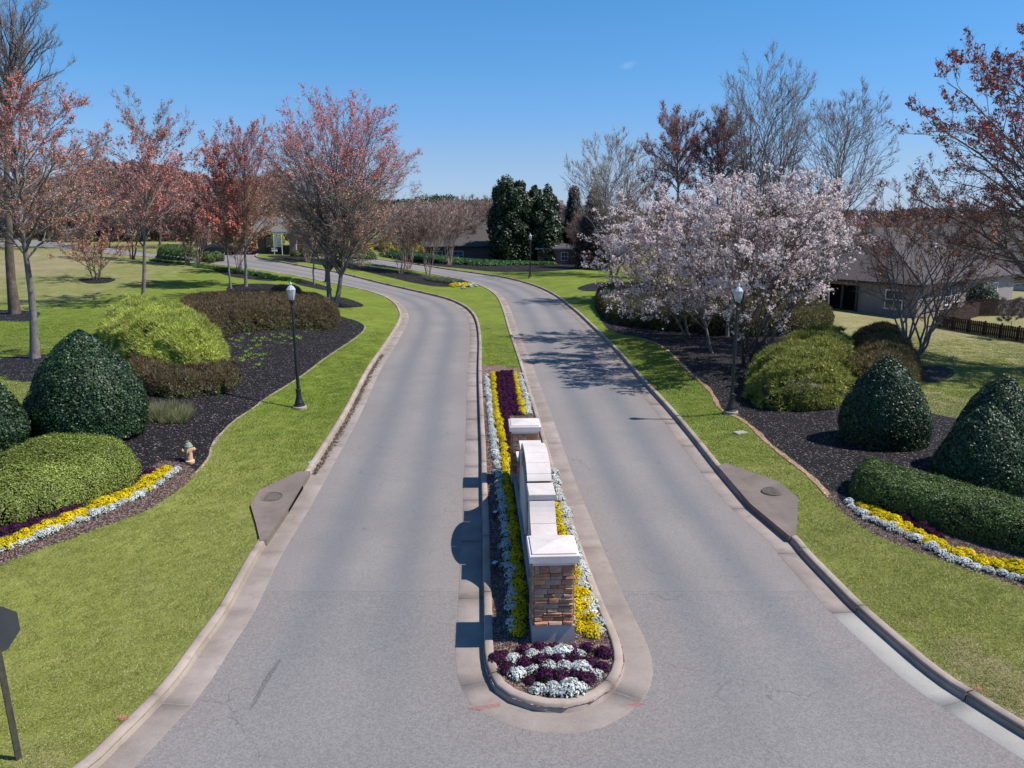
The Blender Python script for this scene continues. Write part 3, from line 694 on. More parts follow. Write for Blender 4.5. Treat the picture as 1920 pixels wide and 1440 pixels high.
# ------------------------------------------------------------------ trees
def tubes(P, R, n):
    """P (N,K,3) polylines, R (N,K) radii -> vertices, faces"""
    N_, K, _ = P.shape
    T = np.gradient(P, axis=1); T = unit(T)
    ref = np.where(np.abs(T[:, :1, 2:3]) > .8, np.array([1., 0, 0]), np.array([0, 0, 1.])); ref = np.broadcast_to(ref, T.shape)
    A = unit(np.cross(T, ref)); B = np.cross(T, A)
    an = np.arange(n) * 2 * PI / n
    V = P[:, :, None] + (A[:, :, None] * np.cos(an)[:, None] + B[:, :, None] * np.sin(an)[:, None]) * R[:, :, None, None]
    b = (np.arange(N_) * K * n)[:, None, None]; k = (np.arange(K - 1) * n)[None, :, None]; j = np.arange(n)[None, None]; j2 = (j + 1) % n
    a0, a1, c0, c1 = b + k + j, b + k + j2, b + k + n + j, b + k + n + j2
    F = np.stack([a0, a1, c1, c0], -1).reshape(-1, 4)
    return V.reshape(-1, 3), F
def tree_geo(seed, H, c, rad, trunk_h, trunk_r, stems=1, spread=.25, nl=(12, 8, 6, 4), twig=.006, updroop=.35, wig=.06, lo=-.55, splay=.0, limb_len=1.0, fill=.35, sfan=.3, tmax=.9):
    """returns dict of trunk tubes (levels 0-2), twig tubes (3-4) and tips. c = crown centre, rad = crown radii, all in metres from the base"""
    r = np.random.default_rng(seed); c = np.array(c, float); rad = np.array(rad, float)
    trunkV, twV = [], []
    # stems
    K = 11; t = np.linspace(0, 1, K)
    S = np.zeros((stems, K, 3)); top_z = c[2] + rad[2] * .45
    for i in range(stems):
        a = 2 * PI * i / stems + r.uniform(-.4, .4); o = (spread if stems > 1 else 0) * .35
        b0 = np.array([math.cos(a) * o, math.sin(a) * o, -.15])
        if stems > 1: tg = np.array([c[0] + math.cos(a) * rad[0] * sfan, c[1] + math.sin(a) * rad[1] * sfan, top_z * r.uniform(.8, 1)])
        else: tg = np.array([c[0] + r.normal(0, .08) * rad[0], c[1] + r.normal(0, .08) * rad[1], top_z])
        md = b0 * 1.6 + np.array([c[0] * .3, c[1] * .3, trunk_h * 1.15 + splay])
        if stems > 1: md[:2] += np.array([math.cos(a), math.sin(a)]) * spread
        S[i] = ((1 - t) ** 2)[:, None] * b0 + (2 * t * (1 - t))[:, None] * md + (t ** 2)[:, None] * tg
        S[i, 1:] += np.cumsum(r.normal(0, wig * .5, (K - 1, 3)) * [1, 1, .1], 0)
    sr = trunk_r * (1 if stems == 1 else stems ** -.4)
    R0 = sr * np.interp(t, [0, .04, .12, .5, 1], [1.35, 1.08, .95, .55, .12])[None] * r.uniform(.8, 1.1, (stems, 1))
    trunkV.append(tubes(S, R0, 9))
    # limbs towards the crown envelope
    n1 = nl[0]; si = np.arange(n1) % stems; u = (np.arange(n1) + r.random(n1)) / n1
    zt = S[:, :, 2]
    t0 = np.array([np.interp(trunk_h / max(zt[s].max(), .1) , [0, 1], [0, 1]) for s in si]); t0 = np.clip(t0, .12, .7); ta = t0 + (tmax - t0) * u ** 1.15
    el = np.arcsin(math.sin(lo) + (.97 - math.sin(lo)) * u) + r.normal(0, .12, n1); az = np.arange(n1) * 2.39996 + r.uniform(0, 6.28) + r.normal(0, .25, n1)
    dirs = np.stack([np.cos(az) * np.cos(el), np.sin(az) * np.cos(el), np.sin(el)], 1)
    tgt = c + dirs * rad * r.uniform(.8, 1.0, (n1, 1)) * limb_len
    k = ta * (K - 1); k0 = np.clip(k.astype(int), 0, K - 2); f = (k - k0)[:, None]
    A = S[si, k0] * (1 - f) + S[si, k0 + 1] * f; tanS = unit(S[si, k0 + 1] - S[si, k0])
    Ln = np.linalg.norm(tgt - A, axis=1, keepdims=True)
    mid = A + (tanS * updroop * 1.2 + unit(tgt - A) * (1 - updroop)) * Ln * .5
    def bez(A, Mi, T, K, wg, L):
        t = np.linspace(0, 1, K)[None, :, None]
        P = (1 - t) ** 2 * A[:, None] + 2 * t * (1 - t) * Mi[:, None] + t ** 2 * T[:, None]
        w = np.cumsum(r.normal(0, wg, (len(A), K, 3)), 1) * L[:, None] / K; w -= w[:, :1]
        return P + w
    P1 = bez(A, mid, tgt, 9, wig * 2.2, Ln); rs = np.interp(ta, np.linspace(0, 1, K), R0[0])
    r1 = np.minimum(rs * .62, .035 * Ln[:, 0] ** .8 * .62 + .006)
    taper = lambda K, e: np.linspace(1, e, K)[None]
    trunkV.append(tubes(P1, r1[:, None] * taper(9, .22), 6))
    par, pr, pl = P1, r1, Ln[:, 0]; ptip = .22
    # include stem leaders as parents at level 2
    lead = S[:, [5, 6, 7, 7, 8, 8, 9, 9, 10]]; par = np.concatenate([par, lead]); pr = np.r_[pr, R0[:, 5]]; pl = np.r_[pl, np.full(stems, top_z * .5)]
    tips, tdir = [], []
    fr = (.42, .42, .46); ks = (5, 3, 2); sides = (4, 3, 1)
    for lv in range(1, len(nl)):
        m = nl[lv]; N_ = len(par); pi = np.repeat(np.arange(N_), m); K_ = par.shape[1]
        tt = np.clip((np.tile(np.arange(m), N_) + r.random(N_ * m)) / m * (1 - .22) + .22, 0, .999); k = tt * (K_ - 1); k0 = k.astype(int); f = (k - k0)[:, None]
        A = par[pi, k0] * (1 - f) + par[pi, k0 + 1] * f; T = unit(par[pi, k0 + 1] - par[pi, k0])
        rnd = r.normal(0, 1, (len(pi), 3)); perp = unit(rnd - (rnd * T).sum(1, keepdims=True) * T)
        outw = unit((A - c) / rad); outw[:, 2] *= .6
        D = unit(T * .75 + perp * .72 + outw * fill + np.array([0, 0, updroop * .8]))
        L = pl[pi] * fr[lv - 1] * (1.15 - .65 * tt) * r.uniform(.6, 1.2, len(pi))
        L = np.clip(L, .12, None)
        E = A + D * L[:, None]
        # keep inside a loose envelope
        q = np.linalg.norm((E - c) / rad, axis=1); over = np.clip(q - 1.06, 0, None); L = L * np.clip(1 - over * 1.6, .25, 1)
        mid = A + D * L[:, None] * .5; E = mid + unit(D + np.array([0, 0, updroop * .55])) * L[:, None] * .5
        Kc = ks[lv - 1]; P = bez(A, mid, E, Kc, wig * 2.2, L[:, None])
        rr = np.maximum(pr[pi] * (1 - (1 - ptip) * tt) * .6, twig); rr = np.minimum(rr, .012 + .03 * L)
        R_ = rr[:, None] * taper(Kc, .35); R_ = np.maximum(R_, twig * .7)
        if sides[lv - 1] == 1:      # finest twigs: one tapering sliver each
            B = unit(np.cross(P[:, 1] - P[:, 0], r.normal(0, 1, (len(P), 3)))) * R_[:, :1] * 1.3
            twV.append((np.stack([P[:, 0] - B, P[:, 0] + B, P[:, 1]], 1).reshape(-1, 3), np.arange(len(P) * 3).reshape(-1, 3)))
        else: (trunkV if lv == 1 else twV).append(tubes(P, R_, sides[lv - 1]))
        par, pr, pl = P, rr, L; ptip = .35
        if lv >= len(nl) - 2: tips.append((P, L))
    def cat(lst):
        Vs, Fs, k = [], [], 0
        for V, F in lst: Vs.append(V); Fs.append(F + k); k += len(V)
        return np.concatenate(Vs), np.concatenate(Fs)
    return dict(trunk=cat(trunkV), twig=twV, tips=tips, c=c, rad=rad, r=r, tw=twig)
def tip_points(g, n, jitter=.05):
    """random points along the outer twigs"""
    r = g['r']; P = g['tips'][-1][0]; i = r.integers(0, len(P), n); K = P.shape[1]; t = r.random(n) ** .8 * (K - 1); k = np.minimum(t.astype(int), K - 2); f = (t - k)[:, None]
    Q = P[i, k] * (1 - f) + P[i, k + 1] * f + r.normal(0, jitter, (n, 3)); return Q, unit(P[i, -1] - P[i, 0])
TW_GREY = np.array((.27, .235, .22)); TW_RED = np.array((.32, .21, .185)); TW_DARK = np.array((.07, .055, .05)); TW_TAN = np.array((.27, .20, .17)); TW_BR = np.array((.24, .17, .14))
RED = [(.62, .20, .14), (.54, .15, .11), (.68, .28, .20), (.5, .17, .14), (.60, .24, .20)]
ORANGE = [(.56, .24, .10), (.60, .29, .13), (.46, .19, .09), (.50, .30, .16)]
GOLD = [(.50, .33, .10), (.55, .38, .12), (.42, .27, .09)]
MAROON = [(.30, .10, .095), (.36, .12, .11), (.24, .09, .085), (.40, .17, .15)]
ROSE = [(.42, .17, .17), (.48, .22, .21), (.36, .15, .15), (.40, .22, .20)]
BLOSSOM = [(.97, .84, .82), (.98, .92, .89), (.94, .75, .74), (.97, .88, .85), (.88, .66, .65)]
def make_tree(name, loc, g, bark, twigc, label, cat='tree', group=None, buds=None, rot=0.0, shoots=None):
    """buds: list of (count, length, width, colours, weightfn(z 0..1), tilt)"""
    V, F = g['trunk']; t = empty(name, loc, rot); tag(t, label, cat, group)
    link('trunk', mesh_np('trunk', V, F, M[bark], smooth=True), t)
    parts = []
    for V, F in g['twig']:
        cc = np.tile(np.asarray(twigc), (len(V), 1)) * g['r'].uniform(.8, 1.2, (len(V), 1))
        parts.append((V, F if F.shape[1] == 3 else np.concatenate([F[:, :3], F[:, [0, 2, 3]]]), cc))
    if shoots:      # this year's shoots along the outer twigs
        n, L = shoots; Q, D = tip_points(g, n, .02)
        D = D + g['r'].normal(0, .55, D.shape) + [0, 0, .35]
        parts.append(blades(Q, D, L, g['tw'] * 2.2, [np.asarray(twigc) * k for k in (.8, 1, 1.25)], g['r']))
        q = g['r'].random(n) < .5; g['extra'] = Q[q] + unit(D[q]) * L * .8 * g['r'].random((q.sum(), 1)), unit(D[q])
    for n, L, W, cols, wf, tilt in (buds or []):
        Q, D = tip_points(g, int(n), L * .35)
        if 'extra' in g and len(g['extra'][0]):
            j = g['r'].integers(0, len(g['extra'][0]), int(n) // 2); Q = np.r_[Q[:int(n) // 2], g['extra'][0][j] + g['r'].normal(0, L * .3, (len(j), 3))]; D = np.r_[D[:int(n) // 2], g['extra'][1][j]]
        zz = (Q[:, 2] - (g['c'][2] - g['rad'][2])) / (2 * g['rad'][2])
        keep = g['r'].random(len(Q)) < wf(zz, Q)
        if 'blossom tree' in label and cat == 'tree': keep &= np.linalg.norm((Q - g['c']) / g['rad'], axis=1) > .45 + .3 * g['r'].random(len(Q))
        Q, D = Q[keep], D[keep]
        if len(Q): parts.append(leaves(Q, D, L, W, cols, g['r'], tilt, .0, .3))
    V, F, C = merge(parts)
    link('crown', mesh_np('crown', V, F, M['petal' if 'blossom' in label else 'twig'], col=C), t)
    return t
def px_tree(name, u, v, vtop, ul, ur, vbot, bark, twigc, label, seed, stems=1, tr=None, nl=(12, 8, 6, 4), buds=None, group=None, cat='tree', dy=0.0, depth=None, **kw):
    """place by base pixel, crown by its pixel box"""
    if depth is None: x, y, z, s = at(u, v)
    else: y = depth; z = gz(x_at(u, y, 0), y); s = _mpp(y, z); x = (u - 960) * s
    zt, zb = z_at(vtop, y) - z, z_at(vbot, y) - z
    s2 = _mpp(y, z + (zt + zb) / 2)
    cx = ((ul + ur) / 2 - 960) * s2 - x; rx = (ur - ul) / 2 * s2; rz = (zt - zb) / 2; cz = (zt + zb) / 2
    th = kw.pop('trunk_h', max(zb + .12 * rz, .3)); shoots = kw.pop('shoots', (9000, max(.3, zt * .032))); tr = tr or max(.05, zt * .017)
    g = tree_geo(seed, zt, (cx, dy, cz), (rx, min(rx, rz * 1.6) * .95, rz), th, tr, stems, nl=nl, **kw)
    return make_tree(name, (x, y, z), g, bark, twigc, label, cat, group, buds, 0.0, shoots)

# ------------------------------------------------------------------ houses
def quad_mesh(name, V, F, mat): 
    me = bpy.data.meshes.new(name); me.from_pydata([tuple(v) for v in V], [], F); me.materials.append(mat); me.update(); return me
def house(name, x, y, z, W, D, yaw, wh, rh, wall, roof, label, ov=.5, wins=(), chimney=None, vents=(), gable=False, porch=None, garage=None, door=None, ridge=None):
    """W along local x, D along local y, front = -y. wins: (side, pos, width, z0, z1) side in f,b,l,r"""
    h = empty(name, (x, y, z), yaw); tag(h, label, 'house')
    w, d = W / 2, D / 2
    b = MB(); b.box(-w, w, -d, d, -1.2, wh)
    link('wall', b.mesh('wall', M[wall]), h)
    e = MB(); e.box(-w - ov, w + ov, -d - ov, d + ov, wh - .02, wh + .16); link('fascia', e.mesh('fascia', M['dark_trim' if wall != 'brick_red' else 'white_trim']), h)
    z0 = wh + .165; X, Y = w + ov + .04, d + ov + .04; rl = ridge if ridge is not None else max(X - Y, .4)
    if W >= D: V = [(-X, -Y, z0), (X, -Y, z0), (X, Y, z0), (-X, Y, z0), (-rl, 0, z0 + rh), (rl, 0, z0 + rh)]; F = [(0, 1, 5, 4), (1, 2, 5), (2, 3, 4, 5), (3, 0, 4), (3, 2, 1, 0)]
    else:
        rl = max(Y - X, .4); V = [(-X, -Y, z0), (X, -Y, z0), (X, Y, z0), (-X, Y, z0), (0, -rl, z0 + rh), (0, rl, z0 + rh)]; F = [(0, 1, 4), (1, 2, 5, 4), (2, 3, 5), (3, 0, 4, 5), (3, 2, 1, 0)]
    rf = link('roof', quad_mesh('roof', V, F, M[roof]), h)
    # ridge and hip caps
    rc = MB()
    for a, c in ([(4, 5), (0, 4), (1, 5), (2, 5), (3, 4)] if W >= D else [(4, 5), (0, 4), (1, 4), (2, 5), (3, 5)]): rc.tube(V[a], V[c], .07, n=5)
    link('ridge_cap', rc.mesh('ridge_cap', M[roof]), rf)
    if chimney:
        c = MB(); c.box(chimney[0] - .5, chimney[0] + .5, chimney[1] - .4, chimney[1] + .4, wh, wh + rh + .9); c.box(chimney[0] - .58, chimney[0] + .58, chimney[1] - .48, chimney[1] + .48, wh + rh + .9, wh + rh + 1.02); link('chimney', c.mesh('chimney', M[wall]), rf)
    for vx, vy in vents:
        c = MB(); zz = z0 + rh * (1 - abs(vy) / Y) ; c.box(vx - .22, vx + .22, vy - .22, vy + .22, zz - .1, zz + .22); c.box(vx - .3, vx + .3, vy - .3, vy + .3, zz + .22, zz + .28); link('roof_vent', c.mesh('roof_vent', M['white_trim']), rf)
    def place(side, pos, wd, a0, a1, nm, fm, pm, mull=True):
        """framed opening proud of the wall"""
        f = MB(); t = .09
        f.box(-wd / 2 - t, wd / 2 + t, -.05, .03, a1, a1 + t); f.box(-wd / 2 - t - .05, wd / 2 + t + .05, -.10, .03, a0 - t, a0)
        f.box(-wd / 2 - t, -wd / 2, -.05, .03, a0, a1); f.box(wd / 2, wd / 2 + t, -.05, .03, a0, a1)
        if mull: f.box(-wd / 2, wd / 2, -.035, .02, (a0 + a1) / 2 - .03, (a0 + a1) / 2 + .03); f.box(-.02, .02, -.03, .02, a0, a1)
        p = MB(); p.box(-wd / 2, wd / 2, -.012, .01, a0, a1)
        loc, rz = {'f': ((pos, -d - .012, 0), 0), 'b': ((-pos, d + .012, 0), PI), 'l': ((-w - .012, -pos, 0), -PI / 2), 'r': ((w + .012, pos, 0), PI / 2)}[side]
        fo = f.build(nm, M[fm], h, loc, rz); p.build('pane' if nm == 'window' else 'panel', M[pm], fo)
    for s_, pos, wd, a0, a1 in wins: place(s_, pos, wd, a0, a1, 'window', 'white_trim', 'pane')
    if garage: place(garage[0], garage[1], garage[2], .05, 2.2, 'garage_door', 'white_trim', 'garage', False)
    if porch:   # patio under the eave: black sheet paints its shade, with posts
        s_, p0, p1 = porch
        if s_ == 'l':
            o = MB(); o.box(-w - .03, -w - .012, p0, p1, .05, wh - .35); link('patio_shade', o.mesh('patio_shade', M['shade_tyre']), h)
            for q in np.linspace(p0, p1, 4):
                o = MB(); o.box(-w - .2, -w - .03, q - .1, q + .1, -.1, wh - .35); link('patio_post', o.mesh('patio_post', M['white_trim' if wall == 'brick_red' else 'dark_trim']), h)
    return h
M['garage'] = simple('garage_panel', (.5, .44, .4), .05, 1, .7)

# big house right: nearest corner towards camera at pixel (1717,595)
cx_, cy_, cz_, s_ = at(1717, 596); cz_ = CAMZ + 65 * ray(1717, 596)[2] / ray(1717, 596)[1]; cy_ = 65.0; cx_ = 757 * _mpp(65, cz_)
yawH = math.radians(37)
HW, HD = 19.0, 13.0
ux, uy = math.cos(yawH), math.sin(yawH)
hx, hy = cx_ + ux * HW / 2 - uy * HD / 2, cy_ + uy * HW / 2 + ux * HD / 2
house('brick_house', hx, hy, cz_, HW, HD, yawH, 2.62, 3.4, 'brick_grey', 'shingle', 'low brick house with wide brown hip roof and pale side wall behind the fence',
      wins=[('f', -4.2, .9, .75, 2.1), ('f', -2.5, .9, .9, 2.1), ('f', 5.2, .9, .8, 2.1), ('l', 4.5, 1.4, .6, 2.1), ('l', -5.0, 1.2, .6, 2.1)], vents=[(-3.2, 1.0), (-1.4, 1.2), (0.2, 1.1), (2.6, -1.6)], porch=('l', -1.2, 2.9))
ZR = lambda x, y: gz(x, y)
def house_px(name, u, v, y, W, D, yaw, wh, rh, wall, roof, label, **k):
    z = z_at(v, y) if v > 480 else z_at(v, y) - wh - rh - .17; x = x_at(u, y, z); return house(name, x, y, z, W, D, math.radians(yaw), wh, rh, wall, roof, label, **k)
house_px('brick_house', 1432, 556, 82, 11, 9, 20, 2.7, 2.6, 'brick_red', 'shingle', 'orange red brick house glimpsed beneath the blossom trees', wins=[('f', -2.2, 1.2, .7, 2.1), ('f', 3.5, 1.3, .7, 2.1), ('r', 0, 1, .7, 2.1)])
house_px('brick_house', 1925, 562, 92, 13, 10, -28, 2.9, 3.2, 'brick_tan', 'shingle', 'tan house with a closed garage door and driveway at the right edge', garage=('f', -1.5, 4.2))
house_px('brick_house', 843, 405, 140, 27, 15, 8, 2.7, 4.9, 'brick_dark', 'shingle', 'long low brown brick house behind the crepe myrtles, left of the magnolias',
         wins=[('f', q, 1.6, .8, 2.0) for q in (-9.5, -2.5, 1.0, 8.0)], ridge=8)
house_px('brick_house', 1043, 454, 132, 7, 6, 5, 2.6, .8, 'brick_red', 'shingle', 'small piece of orange brick house between the magnolias and the brown trees', wins=[('f', .9, 1, .8, 2.0)])
house_px('brick_house', 1640, 426, 118, 24, 15, 15, 2.6, 5.4, 'brick_tan', 'shingle', 'brown roofed house directly behind the big hip roofed house', vents=[(-3, -2.2), (-.5, -2.2), (2.2, -2.2)])
house_px('brick_house', 1830, 424, 132, 26, 15, -12, 2.6, 5.2, 'brick_tan', 'shingle', 'brown roofed house at the right behind the maple branches')
house_px('brick_house', 1585, 410, 175, 24, 15, -8, 2.6, 5.0, 'brick_red', 'shingle', 'distant house with grey brown roof right of the blossom crowns', chimney=(4, 0))
house_px('brick_house', 1745, 405, 200, 28, 16, 10, 2.6, 5.5, 'brick_tan', 'shingle', 'distant pale brick house between two nearer roofs', chimney=(-5, 0))
house_px('brick_house', 1895, 407, 205, 26, 16, 0, 2.6, 5.5, 'brick_red', 'shingle', 'far house with brown roof near the right edge')
house_px('brick_house', 560, 402, 168, 22, 14, 0, 2.6, 4.6, 'brick_tan', 'shingle', 'brown roofed house behind the tall red maple')

# ------------------------------------------------------------------ gatehouse
gy = 104.0; gzz = z_at(476, gy); gx = x_at(480, gy, gzz)
gh = tag(empty('gatehouse', (gx, gy, gzz), math.radians(4)), 'gatehouse with green grey hip roof on brick columns across the entrance road', 'gatehouse')
b = MB(); V = [(-6.9, -3.4, 2.95), (6.9, -3.4, 2.95), (6.9, 3.4, 2.95), (-6.9, 3.4, 2.95), (-4.0, 0, 4.75), (4.0, 0, 4.75)]
link('roof', quad_mesh('roof', V, [(0, 1, 5, 4), (1, 2, 5), (2, 3, 4, 5), (3, 0, 4), (3, 2, 1, 0)], M['shingle_green']), gh)
MB().box(-6.8, 6.8, -3.3, 3.3, 2.72, 2.945).build('fascia', M['white_trim'], gh)
for X0, X1 in ((-6.3, -5.5), (-1.9, -1.1), (5.0, 5.8)):
    for Y0 in (-2.9, 2.2): c = MB().box(X0, X1, Y0, Y0 + .75, -.6, 2.71); c.box(X0 - .06, X1 + .06, Y0 - .06, Y0 + .81, -.6, .35); c.build('column', M['brick_tan'], gh)
MB().box(-1.1, 1.6, -1.6, 1.9, -.6, 2.71).build('booth_wall', M['brick_dark'], gh)
w_ = MB().box(1.62, 1.70, -1.0, 1.2, .9, 2.2).build('window', M['white_trim'], gh); MB().box(1.70, 1.72, -.9, 1.1, 1.0, 2.1).build('pane', M['pane'], w_)
w_ = MB().box(-.7, .7, -1.68, -1.602, .9, 2.3).build('window', M['white_trim'], gh); MB().box(-.62, .62, -1.70, -1.682, .98, 2.22).build('pane', M['pane'], w_)
MB().box(2.9, 5.0, -.4, .5, -.6, 1.1).build('low_wall', M['brick_dark'], gh)
bd = tag(empty('notice_board', (gx + 3.9, gy - 3.2, gzz)), 'white louvred board hanging beside the gatehouse column', 'board')
for k in range(7): MB().box(-.45, .45, -.02 - .0, .03, 1.05 + k * .2, 1.2 + k * .2).build('slat', M['white_trim'], bd)
for q in (-.5, .5): MB().box(q - .04, q + .04, -.05, .06, -.4, 2.55).build('post', M['white_trim'], bd)
for u, lab in ((588, 'brick pier with stone cap right of the gatehouse'), (606, 'shorter brick pier at the end of the low gate wall')):
    x, y = x_at(u, 103, gzz), 103; z = gz(x, y); p = tag(empty('brick_pier', (x, y, z)), lab, 'pier')
    hh = 2.0 if u == 588 else 1.5
    MB().box(-.42, .42, -.42, .42, -.5, hh).build('shaft', M['brick_tan'], p); MB().bevbox(-.5, .5, -.5, .5, hh + .001, hh + .16, .05).build('cap', M['limestone'], p)
x, y = x_at(566, 103.5, gzz), 103.5; MBw = MB().box(-1.2, 1.2, -.2, .2, -.5, 1.3)
tag(MBw.build('brick_wall', M['brick_tan'], None, (x, y, gz(x, y))), 'low brick wall joining the gatehouse to its piers', 'wall')

# car waiting at the gate
def car(x, y, z, yaw, col, label):
    c = tag(empty('parked_car', (x, y, z), yaw), label, 'car')
    m = simple('car_paint', col, .03, 1, .25, .6)
    prof = [(-2.2, .32), (-2.28, .62), (-2.1, .86), (-1.35, .94), (-.75, 1.38), (.75, 1.42), (1.45, 1.0), (2.15, .92), (2.28, .6), (2.2, .32)]
    n = len(prof); b = MB(); vs = []
    for yy, sh in ((-.88, 0), (.88, 0)):
        for px_, pz in prof: vs.append((px_, yy * (.80 if pz > 1.1 else 1), pz))
    b.add(vs, [tuple(range(n)), tuple(range(2 * n - 1, n - 1, -1))] + [(i, n + i, n + (i + 1) % n, (i + 1) % n) for i in range(n)]); b.build('body', m, c)
    g = MB()
    for s in (-1, 1): g.add([(-1.2, s * .84, .98), (-.72, s * .735, 1.32), (.7, s * .735, 1.35), (1.25, s * .84, 1.0)], [(0, 1, 2, 3)])
    g.add([(-1.38, -.8, .97), (-.8, -.68, 1.36), (-.8, .68, 1.36), (-1.38, .8, .97)], [(0, 1, 2, 3)]); g.add([(1.47, -.8, 1.02), (.82, -.68, 1.41), (.82, .68, 1.41), (1.47, .8, 1.02)], [(0, 1, 2, 3)])
    g.build('glazing', M['pane'], c)
    for px_ in (-1.4, 1.4):
        for s in (-1, 1):
            w = MB().tube((px_, s * .70, .33), (px_, s * .91, .33), .33, n=16).build('wheel', M['shade_tyre'], c); MB().tube((px_, s * .91, .33), (px_, s * .925, .33), .19, n=12).build('rim', M['alu'], w)
    for s in (-1, 1):
        MB().box(-2.30, -2.24, s * .6 - .16, s * .6 + .16, .62, .76).build('headlight', M['white_trim'], c); MB().box(2.24, 2.30, s * .62 - .14, s * .62 + .14, .64, .78).build('tail_light', simple('tail_red', (.3, .02, .02), .02, 1, .3), c)
y = 101.0; x = x_at(410, y, gzz); car(x, y, gz(x, y) - .12, math.radians(8), (.02, .025, .035), 'dark blue car waiting beneath the left end of the gatehouse roof')

# ------------------------------------------------------------------ wood fence
def fence_line(name, P0, P1, h, n, label, lit=False, scal=0.0):
    f = tag(empty(name, (P0[0], P0[1], 0)), label, 'fence'); dx, dy = (P1[0] - P0[0]) / n, (P1[1] - P0[1]) / n; L = math.hypot(dx, dy); a = math.atan2(dy, dx)
    for i in range(n):
        x0, y0 = P0[0] + dx * i, P0[1] + dy * i; z0 = gz(x0 + dx / 2, y0 + dy / 2) - .05; b = MB(); m = int(L / .15)
        for k in range(m):
            q = (k + .5) / m; hh = h + scal * math.sin(q * PI) + .02 * math.sin(k * 7.3 + i); c0 = k * L / m + .012; c1 = (k + 1) * L / m - .012
            b.add([(c0, 0, 0), (c1, 0, 0), (c1, .02, 0), (c0, .02, 0), (c0, 0, hh), (c1, 0, hh), (c1, .02, hh), (c0, .02, hh), ((c0 + c1) / 2, 0, hh + .06), ((c0 + c1) / 2, .02, hh + .06)],
                  [(0, 1, 5, 8, 4), (3, 7, 9, 6, 2), (0, 4, 7, 3), (1, 2, 6, 5), (4, 8, 9, 7), (8, 5, 6, 9)])
        b.box(0, L, .022, .06, .2, .29); b.box(0, L, .022, .06, h - .3, h - .21)
        p = b.build('fence_panel', M['fence'], f, (x0 - P0[0], y0 - P0[1], z0), a)
        MB().box(-.05, .05, .062, .16, -.1, h + .12).build('fence_post', M['fence'], f, (x0 - P0[0], y0 - P0[1], z0), a)
fA = at(1757, 614); fB = at(1940, 645); fence_line('wood_fence', fA, fB, 1.0, 6, 'low dark picket fence in shade facing the lawn')
fC = (fA[0] + 7.0, fA[1] + 6.5); fence_line('wood_fence', fA, fC, 1.15, 4, 'fence side running back towards the house from the corner of the dark fence', scal=.2)
fD = (fC[0] + 12, fC[1] + 1.5); fence_line('wood_fence', fC, fD, 1.3, 5, 'brown scalloped fence panels behind the dark picket fence', scal=.22)

# ------------------------------------------------------------------ entrance sign wall on the island
AX, AY = .592, 18.86; YAW = math.radians(90 + 2.6)     # local x runs away from the camera along the wall, local y to the left
def jbox(x0, x1, y0, z0, z1, depth, r, b=.012):
    """rough stone: chamfered, jittered block standing proud of plane y = y0 (outwards +y)"""
    j = lambda a: a + r.uniform(-.006, .006)
    o = [(j(x0), y0, j(z0)), (j(x1), y0, j(z0)), (j(x1), y0, j(z1)), (j(x0), y0, j(z1))]
    m = [(x, y0 + depth * .7, z) for x, _, z in o]
    cxm, czm = (x0 + x1) / 2, (z0 + z1) / 2
    i = [(x + (b if x < cxm else -b) * r.uniform(.8, 1.8), y0 + depth * r.uniform(.8, 1.3), z + (b if z < czm else -b) * r.uniform(.8, 1.6)) for x, _, z in o]
    vs = o + m + i; fs = [(8, 9, 10, 11)]
    for k in range(4): l = (k + 1) % 4; fs += [(k, l, 4 + l, 4 + k), (4 + k, 4 + l, 8 + l, 8 + k)]
    return vs, fs
def stone_face(parent, w, z0, z1, loc, rz, seed, top=None, proud=0.03, hs=(.065, .135), ws=(.12, .27)):
    """courses of ledge stones, each an object, on a face of width w (local x from 0), facing local +y; top(x) clips"""
    r = np.random.default_rng(seed); z = z0; row = 0
    c, s = math.cos(rz), math.sin(rz)
    while z < z1 - .02:
        h = min(r.uniform(*hs), z1 - z)
        if z1 - z - h < .03: h = z1 - z
        x = 0.0; 
        while x < w - .01:
            l = r.uniform(*ws) * (1.4 if h > .09 else 1)
            if w - x - l < .09: l = w - x
            if top is None or top(x + l / 2) > z + h:
                sub = 1 if h < .09 or r.random() < .55 else 2
                for q in range(sub):
                    a0, a1 = z + h * q / sub, z + h * (q + 1) / sub
                    vs, fs = jbox(-l / 2 + .005, l / 2 - .005, 0, -(a1 - a0) / 2 + .004, (a1 - a0) / 2 - .004, proud * r.uniform(.5, 1.4), r)
                    me = bpy.data.meshes.new('stone'); me.from_pydata(vs, [], fs); me.materials.append(M['stone'])
                    o = link('stone', me, parent, (loc[0] + c * (x + l / 2), loc[1] + s * (x + l / 2), (a0 + a1) / 2), rz)
            x += l
        z += h; row += 1
gz_is = zbase(AX, AY) + .11
sign = tag(empty('entrance_sign', (AX, AY, float(gz_is) - .11), YAW), 'long stone and pale limestone entrance wall with arched middle on the flower island', 'sign wall'); sign.scale = (1, 1, 1.05)
